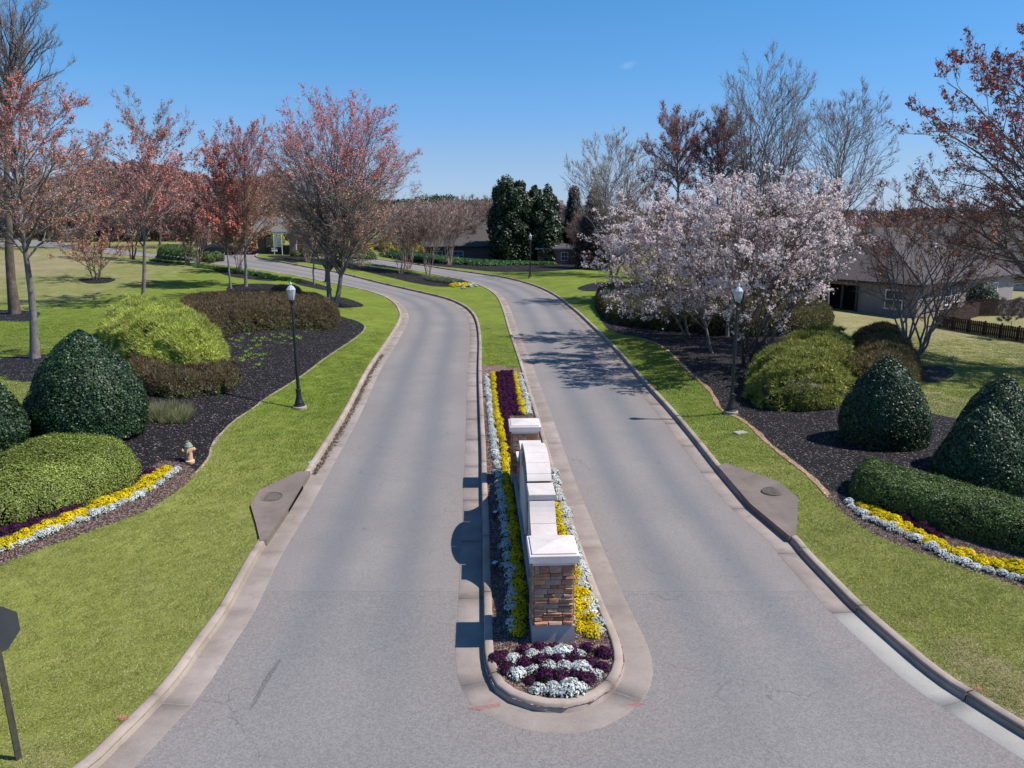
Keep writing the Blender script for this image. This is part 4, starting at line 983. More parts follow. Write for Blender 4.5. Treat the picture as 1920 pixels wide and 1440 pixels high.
def pillar(cxl, label, near):
    # local frame of the wall: centre at (cxl, 0)
    ca, sa = math.cos(YAW), math.sin(YAW)
    p = tag(empty('stone_pillar', (AX + ca * cxl, AY + sa * cxl, 0.0), YAW), label, 'pillar', 'stone pillars of the entrance wall'); p.scale = (1, 1, 1.06)
    w = .405
    MB().bevbox(-w - .02, w + .02, -w - .02, w + .02, -.05, .47, .01).build('plinth', M['plinth'], p)
    MB().box(-w + .02, w - .02, -w + .02, w - .02, .472, 1.72).build('mortar_core', M['mortar'], p)
    sd = 11 if near else 51
    for k, (lx, ly, rz) in enumerate(((-w + .02, -w + .02, PI / 2 ), (w - .02, -w + .02, PI), (w - .02, w - .02, -PI / 2), (-w + .02, w - .02, 0))):
        wd = 2 * w - .04
        stone_face(p, wd, .555, 1.66, (lx, ly, 0), rz if k != 9 else 0, sd + k)
        stone_face(p, wd, .472, .553, (lx, ly, 0), rz, sd + 20 + k, proud=.06, hs=(.08, .081), ws=(.2, .34))
    MB().box(-w - .01, w + .01, -w - .01, w + .01, 1.665, 1.74).build('neck_band', M['limestone'], p)
    MB().bevbox(-.485, .485, -.485, .485, 1.745, 1.885, .012).build('cap', M['limestone'], p)
    t = MB(); t.add([(-.43, -.43, 1.886), (.43, -.43, 1.886), (.43, .43, 1.886), (-.43, .43, 1.886), (-.43, -.43, 1.91), (.43, -.43, 1.91), (.43, .43, 1.91), (-.43, .43, 1.91), (0, 0, 1.975)],
                    [(0, 1, 5, 4), (1, 2, 6, 5), (2, 3, 7, 6), (3, 0, 4, 7), (4, 5, 8), (5, 6, 8), (6, 7, 8), (7, 4, 8)])
    t.build('cap_top', M['limestone'], p)
pillar(-4.53, 'near stone pillar with pale square cap at the rounded end of the island', True)
pillar(4.53, 'far stone pillar with pale square cap beyond the arched wall', False)
# wall body
def wing_z(x):      # top of the wings, x = distance from the centre
    a = (abs(x) - 2.1) / 1.95; a = min(max(a, 0), 1); return 2.02 - .86 * (1 - (1 - a) ** 2.3) ** (1 / 1.6) if a < 1 else 1.16
def arch_z(x): return 1.98 + .47 * math.sqrt(max(0, 1 - (x / 1.36) ** 2))
def top_z(x):
    ax = abs(x); return arch_z(x) if ax < 1.35 else (2.02 if ax < 2.12 else wing_z(x))
xs = np.concatenate([np.linspace(-4.1, -2.12, 14), np.linspace(-2.1, -1.36, 3), np.linspace(-1.35, 1.35, 21), np.linspace(1.36, 2.1, 3), np.linspace(2.12, 4.1, 14)])
HW2 = .25
core = MB(); n = len(xs); vs = []
for yy in (-HW2 + .03, HW2 - .03): vs += [(x, yy, -.05) for x in xs] + [(x, yy, top_z(x) - .11) for x in xs]
fs = []
for i in range(n - 1): fs += [(i, i + 1, n + i + 1, n + i), (2 * n + i, 3 * n + i, 3 * n + i + 1, 2 * n + i + 1), (n + i, n + i + 1, 3 * n + i + 1, 3 * n + i)]
core.add(vs, fs); core.build('mortar_core', M['mortar'], sign)
for side, yy, rz in ((1, HW2 - .03, 0), (-1, -HW2 + .03, PI)):
    for xa, xb, sd in ((-4.1, -2.12, 71), (-1.36, 1.36, 72), (2.12, 4.1, 73)):
        if side > 0: stone_face(sign, xb - xa, .42, 2.4, (xa, yy, 0), 0, sd, top=lambda q, xa=xa: min(top_z(xa + q - .1), top_z(xa + q + .1)) - .10, hs=(.09, .17), ws=(.22, .5))
        else: stone_face(sign, xb - xa, .42, 2.4, (xb, yy, 0), PI, sd + 9, top=lambda q, xb=xb: min(top_z(xb - q - .1), top_z(xb - q + .1)) - .10, hs=(.12, .2), ws=(.3, .6))
for side in (-1, 1):    # base ledge
    a, b_ = (HW2 + .002, HW2 + .10) if side > 0 else (-HW2 - .10, -HW2 - .002)
    for k in range(8): MB().box(-4.0 + k * 1.0 + .004, -3.0 + k * 1.0 - .004, a, b_, -.05, .34).build('base_block', M['plinth'], sign)
# coping slabs
def coping(xa, xb, zf, m=5, th=.105, hw=.29):
    q = np.linspace(xa + .004, xb - .004, m); vs = []
    for x in q:
        d = (zf(x + .01) - zf(x - .01)) / .02; nx, nz = -d / math.hypot(1, d), 1 / math.hypot(1, d)
        z = zf(x); vs += [(x - nx * th, -hw, z - nz * th), (x - nx * th, hw, z - nz * th), (x, hw, z), (x, -hw, z)]
    fs = [(0, 1, 2, 3), tuple((m - 1) * 4 + k for k in (3, 2, 1, 0))]
    for i in range(m - 1):
        for k in range(4): l = (k + 1) % 4; fs.append((i * 4 + k, (i + 1) * 4 + k, (i + 1) * 4 + l, i * 4 + l))
    MB().add(vs, fs).build('coping_slab', M['limestone'], sign)
ang = np.linspace(-1.0, 1.0, 8)
ax_ = 1.33 * np.sin(ang * PI / 2 * .98)
for a, b_ in zip(ax_[:-1], ax_[1:]): coping(a, b_, arch_z, 6)
for sg in (-1, 1):
    zz = 0.0
    for z0, z1 in ((-.05, .5), (.5, 1.02), (1.02, 1.52), (1.52, 1.93)):
        MB().bevbox(sg * 1.74 - .36, sg * 1.74 + .36, -.275, .275, z0 + .003, z1 - .003, .008).build('limestone_block', M['limestone'], sign)
    MB().bevbox(sg * 1.74 - .39, sg * 1.74 + .39, -.31, .31, 1.932, 2.05, .012).build('coping_slab', M['limestone'], sign)
    e = [2.13, 2.5, 2.95, 3.45, 4.06]
    for a, b_ in zip(e[:-1], e[1:]):
        if sg > 0: coping(a, b_, wing_z, 6)
        else: coping(-b_, -a, wing_z, 6)
# arched tablet let into the left face
tb = [(.95 * math.cos(a), 1.30 + .68 * math.sin(a)) for a in np.linspace(0, PI, 17)] + [(-.95, .62), (.95, .62)]
t = MB(); n = len(tb); t.add([(x, HW2 + .012, z) for x, z in tb] + [(x, HW2 + .06, z) for x, z in tb], [tuple(range(n, 2 * n)), tuple(range(n))[::-1]] + [(k, (k + 1) % n, n + (k + 1) % n, n + k) for k in range(n)])
t.build('tablet', M['limestone'], sign)

# ------------------------------------------------------------------ street lamps
def lamp_master():
    t = empty('street_lamp')
    MB().lathe([(.30, -.35), (.30, .12), (.27, .155)], 20).build('concrete_base', M['concrete'], t)
    MB().lathe([(.235, .156), (.235, .20), (.20, .22), (.19, .30), (.135, .44), (.105, .60), (.10, .80), (.115, .82), (.115, .87), (.075, .89)], 18).build('base_casting', M['black_metal'], t, smooth=False)
    MB().lathe([(.072, .89), (.058, 3.2), (.052, 4.25), (.075, 4.27), (.075, 4.32), (.055, 4.34), (.05, 4.44), (.10, 4.52), (.115, 4.60), (.09, 4.62)], 14).build('post', M['black_metal'], t)
    ln_ = MB().lathe([(.095, 4.621), (.15, 4.80), (.185, 5.00), (.185, 5.02)], 8).build('lantern_glass', M['lantern'], t)
    r = MB()
    for k in range(8):
        a = 2 * PI * k / 8; r.tube((.097 * math.cos(a), .097 * math.sin(a), 4.62), (.187 * math.cos(a), .187 * math.sin(a), 5.02), .006, n=4)
    r.build('glazing_bar', M['alu'], ln_)
    MB().lathe([(.195, 5.021), (.19, 5.05), (.12, 5.16), (.05, 5.20), (.045, 5.24), (.06, 5.27), (.03, 5.33), (.008, 5.37)], 8).build('lantern_roof', M['lantern'], t)
    return t
lamps = [(562, 766, 'black street lamp on the left lawn beside the black mulch bed'), (1370, 775, 'black street lamp shaded under the blossom trees'),
         (994, 521, 'far street lamp standing in front of the dark magnolias'), (612, 531, 'slim far street lamp left of the tall red maple trunks')]
L0 = lamp_master(); lamp_objs = []
for i, (u, v, lab) in enumerate(lamps):
    o = L0 if i == 0 else dup(L0)
    x, y, z, s = at(u, v); o.location = (x, y, z - .03); o.rotation_euler = (0, 0, i * .7)
    if i == 0: o.rotation_euler[1] = -.012
    tag(o, lab, 'street lamp', 'street lamps along the entrance road')

# ------------------------------------------------------------------ drains
def drain(pts, hole, hr, label, openseg):
    P = [at(u, v) for u, v in pts]; c = np.mean([(p[0], p[1]) for p in P], 0); z = float(zbase(c[0], c[1]))
    t = tag(empty('storm_drain', (c[0], c[1], z)), label, 'storm drain')
    pl = [(p[0] - c[0], p[1] - c[1]) for p in P]; top = [gz(p[0], p[1]) - z + .075 for p in P]
    n = len(pl); b = MB(); b.add([(x, y, -.1) for x, y in pl] + [(x, y, zt) for (x, y), zt in zip(pl, top)], [tuple(range(n, 2 * n))] + [(k, (k + 1) % n, n + (k + 1) % n, n + k) for k in range(n)])
    b.build('concrete_slab', M['slab'], t)
    hx, hy, hz, _ = at(*hole)
    m = MB().lathe([(hr * 1.12, .0), (hr * 1.12, .022), (hr * 1.04, .022), (hr * 1.04, .008)], 28, cap=False).build('cover_ring', M['iron'], t, (hx - c[0], hy - c[1], hz - z + .07))
    g = MB().lathe([(hr, .0), (hr, .016)], 28)
    for k in range(-4, 5):
        w = math.sqrt(max(0, hr * hr * .8 - (k * hr / 5) ** 2)); g.box(k * hr / 5 - .012, k * hr / 5 + .012, -w, w, .0161, .026)
    g.build('manhole_cover', M['iron'], t, (hx - c[0], hy - c[1], hz - z + .07))
    # throat: black strip painting the inlet's shade on the kerb face
    Q = [hit(u, v, zbase) for u, v in openseg]
    for (a, b_) in zip(Q[:-1], Q[1:]):
        d = np.array(b_) - np.array(a); L = np.linalg.norm(d); nn = np.array([d[1], -d[0]]) / L * (1 if label.find('left') >= 0 else -1)
        a2 = np.array(a) + nn * .03 - c; an = math.atan2(d[1], d[0])
        MB().box(0, L, -.012, .012, .02, .118).build('throat_shade', M['shade_tyre'], t, (a2[0], a2[1], 0), an)
drain([(582, 887), (560, 888), (487, 923), (470, 951), (480, 985), (488, 1019), (500, 1016), (539, 959), (568, 910)], (506, 936), .33, 'drain slab with round iron cover set in the left verge', [(507, 1008), (539, 962), (566, 918)])
drain([(1345, 877), (1360, 872), (1410, 890), (1462, 908), (1496, 938), (1493, 1006), (1480, 1010), (1407, 949)], (1452, 926), .33, 'drain slab with round iron cover set in the right verge', [(1350, 890), (1405, 952), (1470, 1007)])

# ------------------------------------------------------------------ hydrant, stop sign, small fittings
x, y, z, s = at(356, 866)
hy_ = tag(empty('fire_hydrant', (x, y, z), .5), 'faded orange fire hydrant with green bonnet beside the flower border', 'hydrant')
MB().lathe([(.15, -.1), (.15, .05), (.105, .07), (.10, .42), (.125, .44), (.125, .48), (.105, .5)], 16).build('barrel', M['hydrant'], hy_)
MB().lathe([(.135, .50), (.135, .53), (.115, .56), (.085, .62), (.04, .655), (.04, .70), (.0, .70)], 16, cap=False).build('bonnet', M['green_paint'], hy_)
for a0, r0, l0 in ((0, .065, .19), (PI, .065, .19), (-PI / 2, .085, .18)):
    b = MB(); d = Vector((math.cos(a0), math.sin(a0), 0)); b.tube(Vector((0, 0, .40)) + d * .08, Vector((0, 0, .40)) + d * (l0 - .05), r0 * .8, n=10); b.tube(Vector((0, 0, .40)) + d * (l0 - .05), Vector((0, 0, .40)) + d * l0, r0, n=8); b.tube(Vector((0, 0, .40)) + d * l0, Vector((0, 0, .40)) + d * (l0 + .03), .02, n=5)
    b.build('nozzle_cap', M['hydrant'], hy_)
x, y, z, s = at(36, 1424)
st = tag(empty('stop_sign', (x, y, z)), 'grey back of an octagonal sign plate on a tall thin post at the left edge', 'sign')
b = MB(); ZT = 2.62
b.box(-.03, .03, -.006, .0, -.3, ZT); b.box(-.045, -.03, -.006, .02, -.3, ZT); b.box(.03, .045, -.006, .02, -.3, ZT); b.build('post', M['post'], st)
oc = MB(); R8 = .39; pts8 = [(R8 * math.cos(PI / 8 + k * PI / 4), ZT - .42 + R8 * math.sin(PI / 8 + k * PI / 4)) for k in range(8)]
oc.add([(q, .022, w) for q, w in pts8] + [(q, .026, w) for q, w in pts8], [tuple(range(8)), tuple(range(15, 7, -1))] + [(k, 8 + k, 8 + (k + 1) % 8, (k + 1) % 8) for k in range(8)])
plate = oc.build('sign_plate', M['alu'], st)
for q in (-.25, .25): MB().tube((0, -.012, ZT - .42 + q), (0, .0215, ZT - .42 + q), .012, n=6).build('bolt', M['alu'], st)
st.rotation_euler = (0, math.radians(-1.5), math.radians(60))
x, y, z, s = at(1388, 812); tag(MB().bevbox(-.24, .24, -.15, .15, -.03, .03, .02).build('valve_cover', M['new_gutter'], None, (x, y, z + .02), .4), 'small pale utility cover in the shaded right verge', 'utility cover')
for i, (u, v) in enumerate(((928, 972), (927, 1069))):
    x, y, z, s = at(u, v); f = tag(empty('ground_light', (x, y, z), 1.2), ['small square floodlight in the shaded mulch, farther along the wall', 'small square floodlight in the shaded mulch nearest the front pillar'][i], 'floodlight')
    MB().tube((0, 0, -.05), (0, 0, .10), .02).build('stem', M['black_metal'], f); hd = MB().box(-.09, .09, -.07, .05, .10, .2).build('housing', M['black_metal'], f); MB().box(-.08, .08, -.06, .04, .2005, .206).build('lens', M['lantern'], hd)
x, y, z, s = at(1163 - 0, 470); 

# painted marks: thin flat sheets over kerb / road
def paint(name, pts, col, label, zf, lift, rough=.8):
    P = [hit(u, v, zf) for u, v in pts]; c = np.mean(P, 0)
    V = [(p[0], p[1], float(zf(np.array([p[0]]), np.array([p[1]]))[0]) + lift) for p in P]
    m = NT(name + '_paint'); nz = m.noise(m.pos(), 30, 5, .8)
    b_ = m.n('BsdfPrincipled', {'Base Color': col, 'Roughness': rough}); t_ = m.n('BsdfTransparent'); mm = m.n('MixShader', {0: m.rng(nz, .38, .6, 0, .55 if col[0] > .1 else .4)}); m.t.links.new(t_.outputs[0], mm.inputs[1]); m.t.links.new(b_.outputs[0], mm.inputs[2]); m.t.links.new(mm.outputs[0], m.out.inputs[0])
    o = link(name, quad_mesh(name, V, [tuple(range(len(V)))], m.mat)); o['kind'] = 'structure'
    return o
paint('paint_mark', [(221, 1362), (226, 1357), (244, 1360), (243, 1366), (231, 1368)], (.6, .08, .12), '', zbase, .176)
paint('paint_mark', [(238, 1369), (246, 1370), (244, 1378), (240, 1380)], (.6, .08, .12), '', zbase, .10)
paint('paint_mark', [(1822, 1305), (1836, 1303), (1842, 1308), (1832, 1311)], (.6, .08, .12), '', zbase, .176)
paint('paint_mark', [(1170, 1322), (1205, 1318), (1212, 1322), (1190, 1326)], (.6, .08, .10), '', zbase, .016)
paint('paint_mark', [(872, 1328), (905, 1324), (940, 1318), (938, 1326), (900, 1333)], (.5, .12, .12), '', zbase, .016)
paint('paint_mark', [(577, 876), (590, 871), (594, 876), (582, 880)], (.45, .6, .68), '', zbase, .176)
paint('tyre_mark', [(524, 1236), (527, 1238), (505, 1275), (478, 1322), (470, 1334), (466, 1332), (476, 1312), (498, 1268)], (.06, .06, .065), '', zbase, .006)

# ------------------------------------------------------------------ flowers: every clump an object
def clump_mesh(name, cols, green, seed, R=.165, H=.13, npet=230, big=False):
    r = np.random.default_rng(seed)
    def dome(n, k, inner=0):
        a = r.random(n) * 2 * PI; t = np.sqrt(r.random(n)) ; rr = t * R * k * (1 + .12 * np.sin(a * 3 + seed) + .08 * np.sin(a * 5 + 2 * seed)); z = H * np.sqrt(np.clip(1 - t ** 2.2, 0, 1)) * k * (1 - .0 * inner)
        P = np.stack([rr * np.cos(a), rr * np.sin(a), z * r.uniform(.75, 1.1, n) + .02], 1); N = unit(np.stack([np.cos(a) * t, np.sin(a) * t, np.full(n, .55)], 1)); return P, N
    P, N = dome(npet, 1); q = leaves(P, N, .036, .034, cols, r, .45, 0, .1, .12, True)
    P2, N2 = dome(110, .96); g = leaves(P2 - [0, 0, .012], N2, .05, .02, green, r, .8)
    n = 10; Vc = np.array([(R * .86 * math.cos(2 * PI * k / n), R * .86 * math.sin(2 * PI * k / n), 0) for k in range(n)] + [(R * .6 * math.cos(2 * PI * k / n), R * .6 * math.sin(2 * PI * k / n), H * .62) for k in range(n)] + [(0, 0, H * .8)])
    Fc = np.array([(k, (k + 1) % n, n + (k + 1) % n) for k in range(n)] + [(k, n + (k + 1) % n, n + k) for k in range(n)] + [(n + k, n + (k + 1) % n, 2 * n) for k in range(n)])
    V, F, C = merge([q, g, (Vc, Fc, np.array((.02, .05, .012)))])
    return mesh_np(name, V, F, M['petal'], col=C)
GRN = [(.05, .13, .03), (.08, .17, .04)]
FL = {'white': [clump_mesh('white_flower_clump', [(.84, .84, .82), (.90, .90, .88), (.70, .73, .72)], GRN, s, npet=250) for s in (1, 2, 3, 11, 12)],
      'yellow': [clump_mesh('yellow_flower_clump', [(.90, .72, .012), (.95, .80, .015), (.84, .62, .01)], GRN, s, npet=240) for s in (4, 5, 6, 14, 15)],
      'purple': [clump_mesh('purple_flower_clump', [(.075, .006, .07), (.11, .010, .09), (.05, .004, .045), (.15, .02, .10)], [(.03, .06, .02), (.05, .09, .03)], s, npet=210) for s in (7, 8, 9, 17, 18)]}
FR = np.random.default_rng(5)
def flower(kind, x, y, sc, label, group):
    me = FL[kind][FR.integers(0, 5)]; o = link(kind + '_flower_clump', me, None, (x, y, gz(x, y) if not (abs(x - .5) < 3.5 and y < 34) else float(zbase(x, y)) + .11), FR.uniform(0, 6.28))
    s = sc * FR.uniform(.74, 1.2); o.scale = (s * FR.uniform(.88, 1.15), s * FR.uniform(.88, 1.15), s * FR.uniform(.8, 1.25)); tag(o, label, 'flower clump', group)
def row(kind, path, step, sc, label, group, lanes=1, width=.25, jit=.03):
    P = smooth_line([hit(u, v, terrain) for u, v in path], step=.1); d = np.r_[0, np.cumsum(np.linalg.norm(np.diff(P, axis=0), axis=1))]
    for l in range(lanes):
        off = (l - (lanes - 1) / 2) * width
        for s in np.arange(step * .5 * (l % 2), d[-1], step):
            x, y = np.interp(s, d, P[:, 0]), np.interp(s, d, P[:, 1]); k = min(np.searchsorted(d, s), len(P) - 1); t = P[k] - P[max(k - 1, 0)]; t = t / (np.linalg.norm(t) + 1e-9)
            flower(kind, x - t[1] * off + FR.normal(0, jit), y + t[0] * off + FR.normal(0, jit), sc, label, group)
c1 = lambda L: [(840 + a / 4.8, 680 + b / 4.8) for a, b in L]; c2 = lambda L: [(840 + a / 3.2725, 960 + b / 3.2725) for a, b in L]
c4 = lambda L: [(a / 3, 580 + b / 3) for a, b in L]; c3 = lambda L: [(1300 + a / 2.88, 600 + b / 2.88) for a, b in L]
row('white', c1([(345, 118), (362, 300), (395, 560), (430, 850), (455, 1000), (470, 1200)]) + c2([(345, 60), (362, 250), (388, 420), (398, 600), (388, 780)]), .30, .95, 'white flower clump in the long edging row left of the entrance wall', 'white flowers along the left of the island')
row('yellow', c1([(400, 110), (430, 400), (460, 580), (500, 760), (512, 930)]) + c2([(392, 60), (425, 350), (440, 560), (440, 775)]), .28, 1.0, 'yellow flower clump in the long row left of the entrance wall', 'yellow flowers along the left of the island')
row('purple', c1([(505, 95), (530, 300), (570, 480)]), .27, 1.0, 'purple flower clump in the broad band behind the far pillar', 'purple flowers behind the far pillar', lanes=4, width=.23, jit=.05)
row('purple', c1([(525, 480), (540, 620), (552, 760), (560, 850)]), .27, .9, 'purple flower clump left of the far pillar', 'purple flowers left of the far pillar', lanes=1)
row('yellow', c1([(592, 95), (640, 300), (672, 480)]), .28, 1.0, 'yellow flower clump right of the purple band behind the far pillar', 'yellow flowers behind the far pillar')
row('white', c1([(648, 115), (700, 320), (728, 480)]), .30, .9, 'white flower clump near the kerb behind the far pillar', 'white flowers behind the far pillar')
row('white', c1([(950, 1010), (975, 1170), (1045, 1330), (1062, 1430)]) + c2([(815, 350), (850, 540), (915, 720), (930, 775)]), .30, 1.0, 'white flower clump between the entrance wall and the right kerb', 'white flowers along the right of the island')
row('yellow', c1([(972, 1290), (985, 1430)]) + c2([(672, 60), (778, 350), (800, 500)]), .28, 1.0, 'yellow flower clump close against the right face of the wall', 'yellow flowers along the right of the wall')
row('yellow', c2([(805, 510), (835, 620), (845, 760)]), .26, 1.05, 'yellow flower clump beside the right side of the near pillar', 'yellow flowers beside the near pillar', lanes=2, width=.24)
for k, L, sc in (('purple', [(330, 880), (460, 845), (560, 842), (650, 842), (750, 850), (850, 840), (930, 860), (355, 972), (470, 930), (570, 920), (670, 920), (765, 915), (860, 920), (945, 958), (500, 1035), (590, 1010), (680, 1005), (780, 1000), (850, 1030), (300, 900), (960, 870)], 1.0),
                 ('white', [(400, 900), (520, 882), (610, 880), (705, 878), (810, 878), (425, 1000), (525, 968), (620, 958), (715, 962), (815, 968), (905, 995), (555, 1090), (645, 1098), (730, 1080), (760, 1098), (820, 1082)], 1.15)):
    for (a, b_) in L:
        u, v = c2([(a, b_ + 12)])[0]; x, y = hit(u, v, lambda X, Y: zbase(X, Y) + .11)
        big = k == 'white' and (a, b_) == (760, 1098)
        row_ = 'front' if b_ > 1050 else ('second' if b_ > 990 and k == 'purple' else ('middle' if b_ > 900 else 'back'))
        flower(k, x, y, sc * (1.25 if big else 1), 'the largest white flower clump at the rounded front tip of the island' if big else f'{k} flower clump in the {row_} {k} row before the near pillar', f'{k} flowers before the near pillar' if big else f'{k} flowers, {row_} row before the near pillar')
row('white', c4([(985, 905), (900, 985), (830, 1020), (760, 1065), (600, 1135), (430, 1205), (330, 1240), (200, 1292), (100, 1325), (-60, 1385)]), .27, .95, 'white flower clump in the outer row of the left border', 'white flowers of the left border', lanes=1)
row('yellow', c4([(925, 908), (855, 962), (785, 1020), (652, 1074), (502, 1142), (352, 1201), (202, 1251), (100, 1296), (-60, 1360)]), .27, 1.0, 'yellow flower clump in the middle row of the left border', 'yellow flowers of the left border', lanes=2, width=.2)
row('purple', c4([(860, 922), (790, 962), (715, 998), (592, 1050), (500, 1088), (320, 1160), (180, 1212), (20, 1272)]), .28, 1.1, 'purple flower clump in the back row of the left border', 'purple flowers of the left border')
row('white', c3([(840, 995), (900, 1050), (980, 1098), (1080, 1138), (1180, 1178), (1260, 1222), (1350, 1277), (1450, 1317), (1560, 1352), (1680, 1384), (1850, 1430)]), .27, 1.0, 'white flower clump in the outer row of the right border', 'white flowers of the right border', lanes=1)
row('yellow', c3([(905, 1008), (990, 1060), (1090, 1112), (1200, 1162), (1300, 1215), (1400, 1260), (1500, 1292), (1620, 1330), (1700, 1340), (1850, 1382)]), .26, 1.05, 'yellow flower clump in the middle row of the right border', 'yellow flowers of the right border', lanes=2, width=.22)
row('purple', c3([(950, 985), (1060, 1040), (1160, 1092), (1240, 1137), (1320, 1175)]), .28, 1.1, 'purple flower clump in the shaded back row of the right border', 'purple flowers of the right border')
for i in range(46):
    u, v = 866 + FR.normal(0, 11), 536.5 + FR.normal(0, 1.6); x, y = hit(min(max(u, 842), 892), v, terrain)
    k = 'yellow' if FR.random() < .75 else 'white'; flower(k, x, y, 1.6, f'{k} flower clump in the small bed at the tip of the median mulch', f'{k} flowers at the tip of the median')

# ------------------------------------------------------------------ low sprouts, ornamental grass
def tuft_mesh(name, n, L, W, cols, seed, spread=.08, lean=.6):
    r = np.random.default_rng(seed); a = r.random(n) * 2 * PI; q = r.random(n) ** .5 * spread
    P = np.stack([q * np.cos(a), q * np.sin(a), np.zeros(n)], 1); a2 = a + r.normal(0, .7, n); D = np.stack([np.cos(a2) * lean, np.sin(a2) * lean, np.ones(n)], 1) + r.normal(0, .15, (n, 3))
    V, F, C = blades(P, D, L, W, cols, r); return mesh_np(name, V, F, M['leaf'], col=C)
sp_me = [tuft_mesh('sprout', 34, .22, .03, [(.30, .42, .06), (.22, .34, .05), (.38, .5, .12)], s, .07, .9) for s in (1, 2)]
SPR = [(300, 665), (245, 700), (500, 672), (400, 720), (340, 725), (370, 765), (480, 720), (580, 740), (600, 680), (570, 665), (660, 745), (640, 690), (200, 770), (170, 745), (280, 815), (230, 780), (320, 790), (285, 850), (260, 880), (240, 870), (350, 860), (390, 845), (440, 835), (330, 870), (385, 925), (340, 945), (780, 645), (730, 700), (360, 700), (420, 700),
       (150, 710), (210, 720), (130, 770), (520, 690), (610, 720), (390, 760), (300, 760), (660, 700), (700, 690), (560, 690), (250, 895), (310, 830), (415, 875), (345, 835), (460, 700)]
for i, (a, b_) in enumerate(SPR):
    x, y, z, s = at(400 + a / 4.5, 480 + b_ / 4.5); o = link('leaf_sprout', sp_me[i % 2], None, (x, y, z), i * 1.3); o.scale = (FR.uniform(.5, 1.05),) * 3
    tag(o, 'small yellow green sprout in the black mulch behind the left lamp', 'sprout', 'sprouts in the left black mulch')
og_me = tuft_mesh('ornamental_grass', 420, .55, .012, [(.28, .25, .13), (.2, .22, .09), (.34, .3, .18), (.14, .19, .07)], 4, .28, .45)
for i, (u, v) in enumerate([(275, 775), (288, 782), (300, 777), (312, 785), (325, 778), (338, 785), (350, 776), (295, 768), (318, 768), (340, 768)]):
    x, y, z, s = at(u, v + 6); o = link('ornamental_plant', og_me, None, (x, y, z), i * .9); o.scale = (1, 1, .8 + .1 * (i % 3)); tag(o, 'grey green ornamental grass tuft below the brown shrub right of the holly cone', 'ornamental grass', 'ornamental grasses by the left holly cone')
og2 = tuft_mesh('ornamental_grass', 260, .75, .02, [(.2, .21, .12), (.26, .25, .15), (.12, .16, .08)], 5, .3, .5)
for i, u in enumerate(range(800, 862, 6)):
    x, y, z, s = at(u, 524 + (u - 800) * .12 + (i % 2) * 2.5); o = link('ornamental_plant', og2, None, (x, y, z), i * .9); tag(o, 'grey green grass tuft at the end of the median mulch behind the yellow flowers', 'ornamental grass', 'ornamental grasses on the median')
lir = tuft_mesh('border_plant', 120, .42, .03, [(.035, .10, .02), (.06, .16, .03), (.09, .2, .04)], 8, .25, .7)
LP = smooth_line([hit(u, v, terrain) for u, v in [(285, 489), (345, 496), (409, 504), (455, 511), (505, 519), (555, 528)]], step=.55)
LR = np.random.default_rng(3)
for i, (x, y) in enumerate(LP):
    for q in range(3 if i > len(LP) * .35 else 1):
        xx, yy = x + LR.normal(0, .25) , y - .5 - q * .55 + LR.normal(0, .15); o = link('border_plant', lir, None, (xx, yy, gz(xx, yy)), LR.uniform(0, 6)); o.scale = (LR.uniform(.8, 1.3),) * 3
        tag(o, 'dark green grassy border plant along the near edge of the entrance road', 'border plant', 'border plants along the road edge')

# ------------------------------------------------------------------ shrubs
def shrub_px(name, ul, ur, vt, vb, depth_k, label, **k):
    """revolved shrub from its visible box: left, right, top, bottom pixels"""
    u = (ul + ur) / 2; x, y, z, s = at(u, vb); w = (ur - ul) * s; d = w * depth_k
    x2, y2 = x * (1 + d * .42 / y), y + d * .42; z2 = gz(x2, y2); w2 = (ur - ul) * _mpp(y2, z2 + 1); h = z_at(vt, y2 + d * .05) - z2
    return revolve_shrub(name, (x2, y2, z2), w2, h, d=w2 * depth_k, label=label, **k)
shrub_px('holly_shrub', 62, 287, 612, 835, .95, 'large dark glossy holly clipped to a rounded cone beside the lamp bed at left', style='leaf', cols=HOLLY, n=42000, seed=3, prof='cone', mat='gloss_leaf', size=(.062, .05), lumpy=.05)
shrub_px('holly_shrub', -130, 56, 675, 862, .95, 'dark holly cone cut off by the left edge of the picture', style='leaf', cols=HOLLY, n=26000, seed=4, prof='cone', mat='gloss_leaf', size=(.062, .05), lumpy=.05)
shrub_px('holly_shrub', 1568, 1733, 660, 846, .95, 'shaded holly cone in the right bed, nearest the blossom trees', style='leaf', cols=HOLLY, n=28000, seed=5, prof='cone', mat='gloss_leaf', size=(.062, .05), lumpy=.06)
shrub_px('holly_shrub', 1772, 1945, 696, 900, .95, 'rear holly cone at the right edge behind the other two hollies', style='leaf', cols=HOLLY, n=24000, seed=6, prof='cone', mat='gloss_leaf', size=(.062, .05), lumpy=.06)
shrub_px('holly_shrub', 1745, 1918, 752, 940, .95, 'front holly cone directly behind the right clipped hedge', style='leaf', cols=HOLLY, n=28000, seed=7, prof='cone', mat='gloss_leaf', size=(.062, .05), lumpy=.06)
def foot(L, **k): return gl(L, closed=True, step=.3, **k)
mass_shrub('clipped_hedge', foot([(-150, 930), (-20, 905), (60, 868), (150, 858), (235, 866), (264, 884), (248, 914), (198, 938), (118, 963), (0, 997), (-150, 1030)]), .98, .85, 'leaf', BOX, 2300,
           'rounded oval clipped hedge of yellow green leaves behind the left flower border', seed=2, size=(.05, .03), lumpy=.04, core=(.04, .055, .012))
mass_shrub('clipped_hedge', foot([(1596, 905), (1625, 900), (1700, 918), (1800, 948), (1920, 985), (2010, 1010), (2010, 1060), (1930, 1046), (1800, 1010), (1700, 975), (1610, 945), (1592, 928)]), .85, .6, 'leaf', YEW, 2000,
           'long flat clipped green hedge behind the right flower border', seed=9, size=(.05, .03), lumpy=.04, core=(.01, .022, .006))
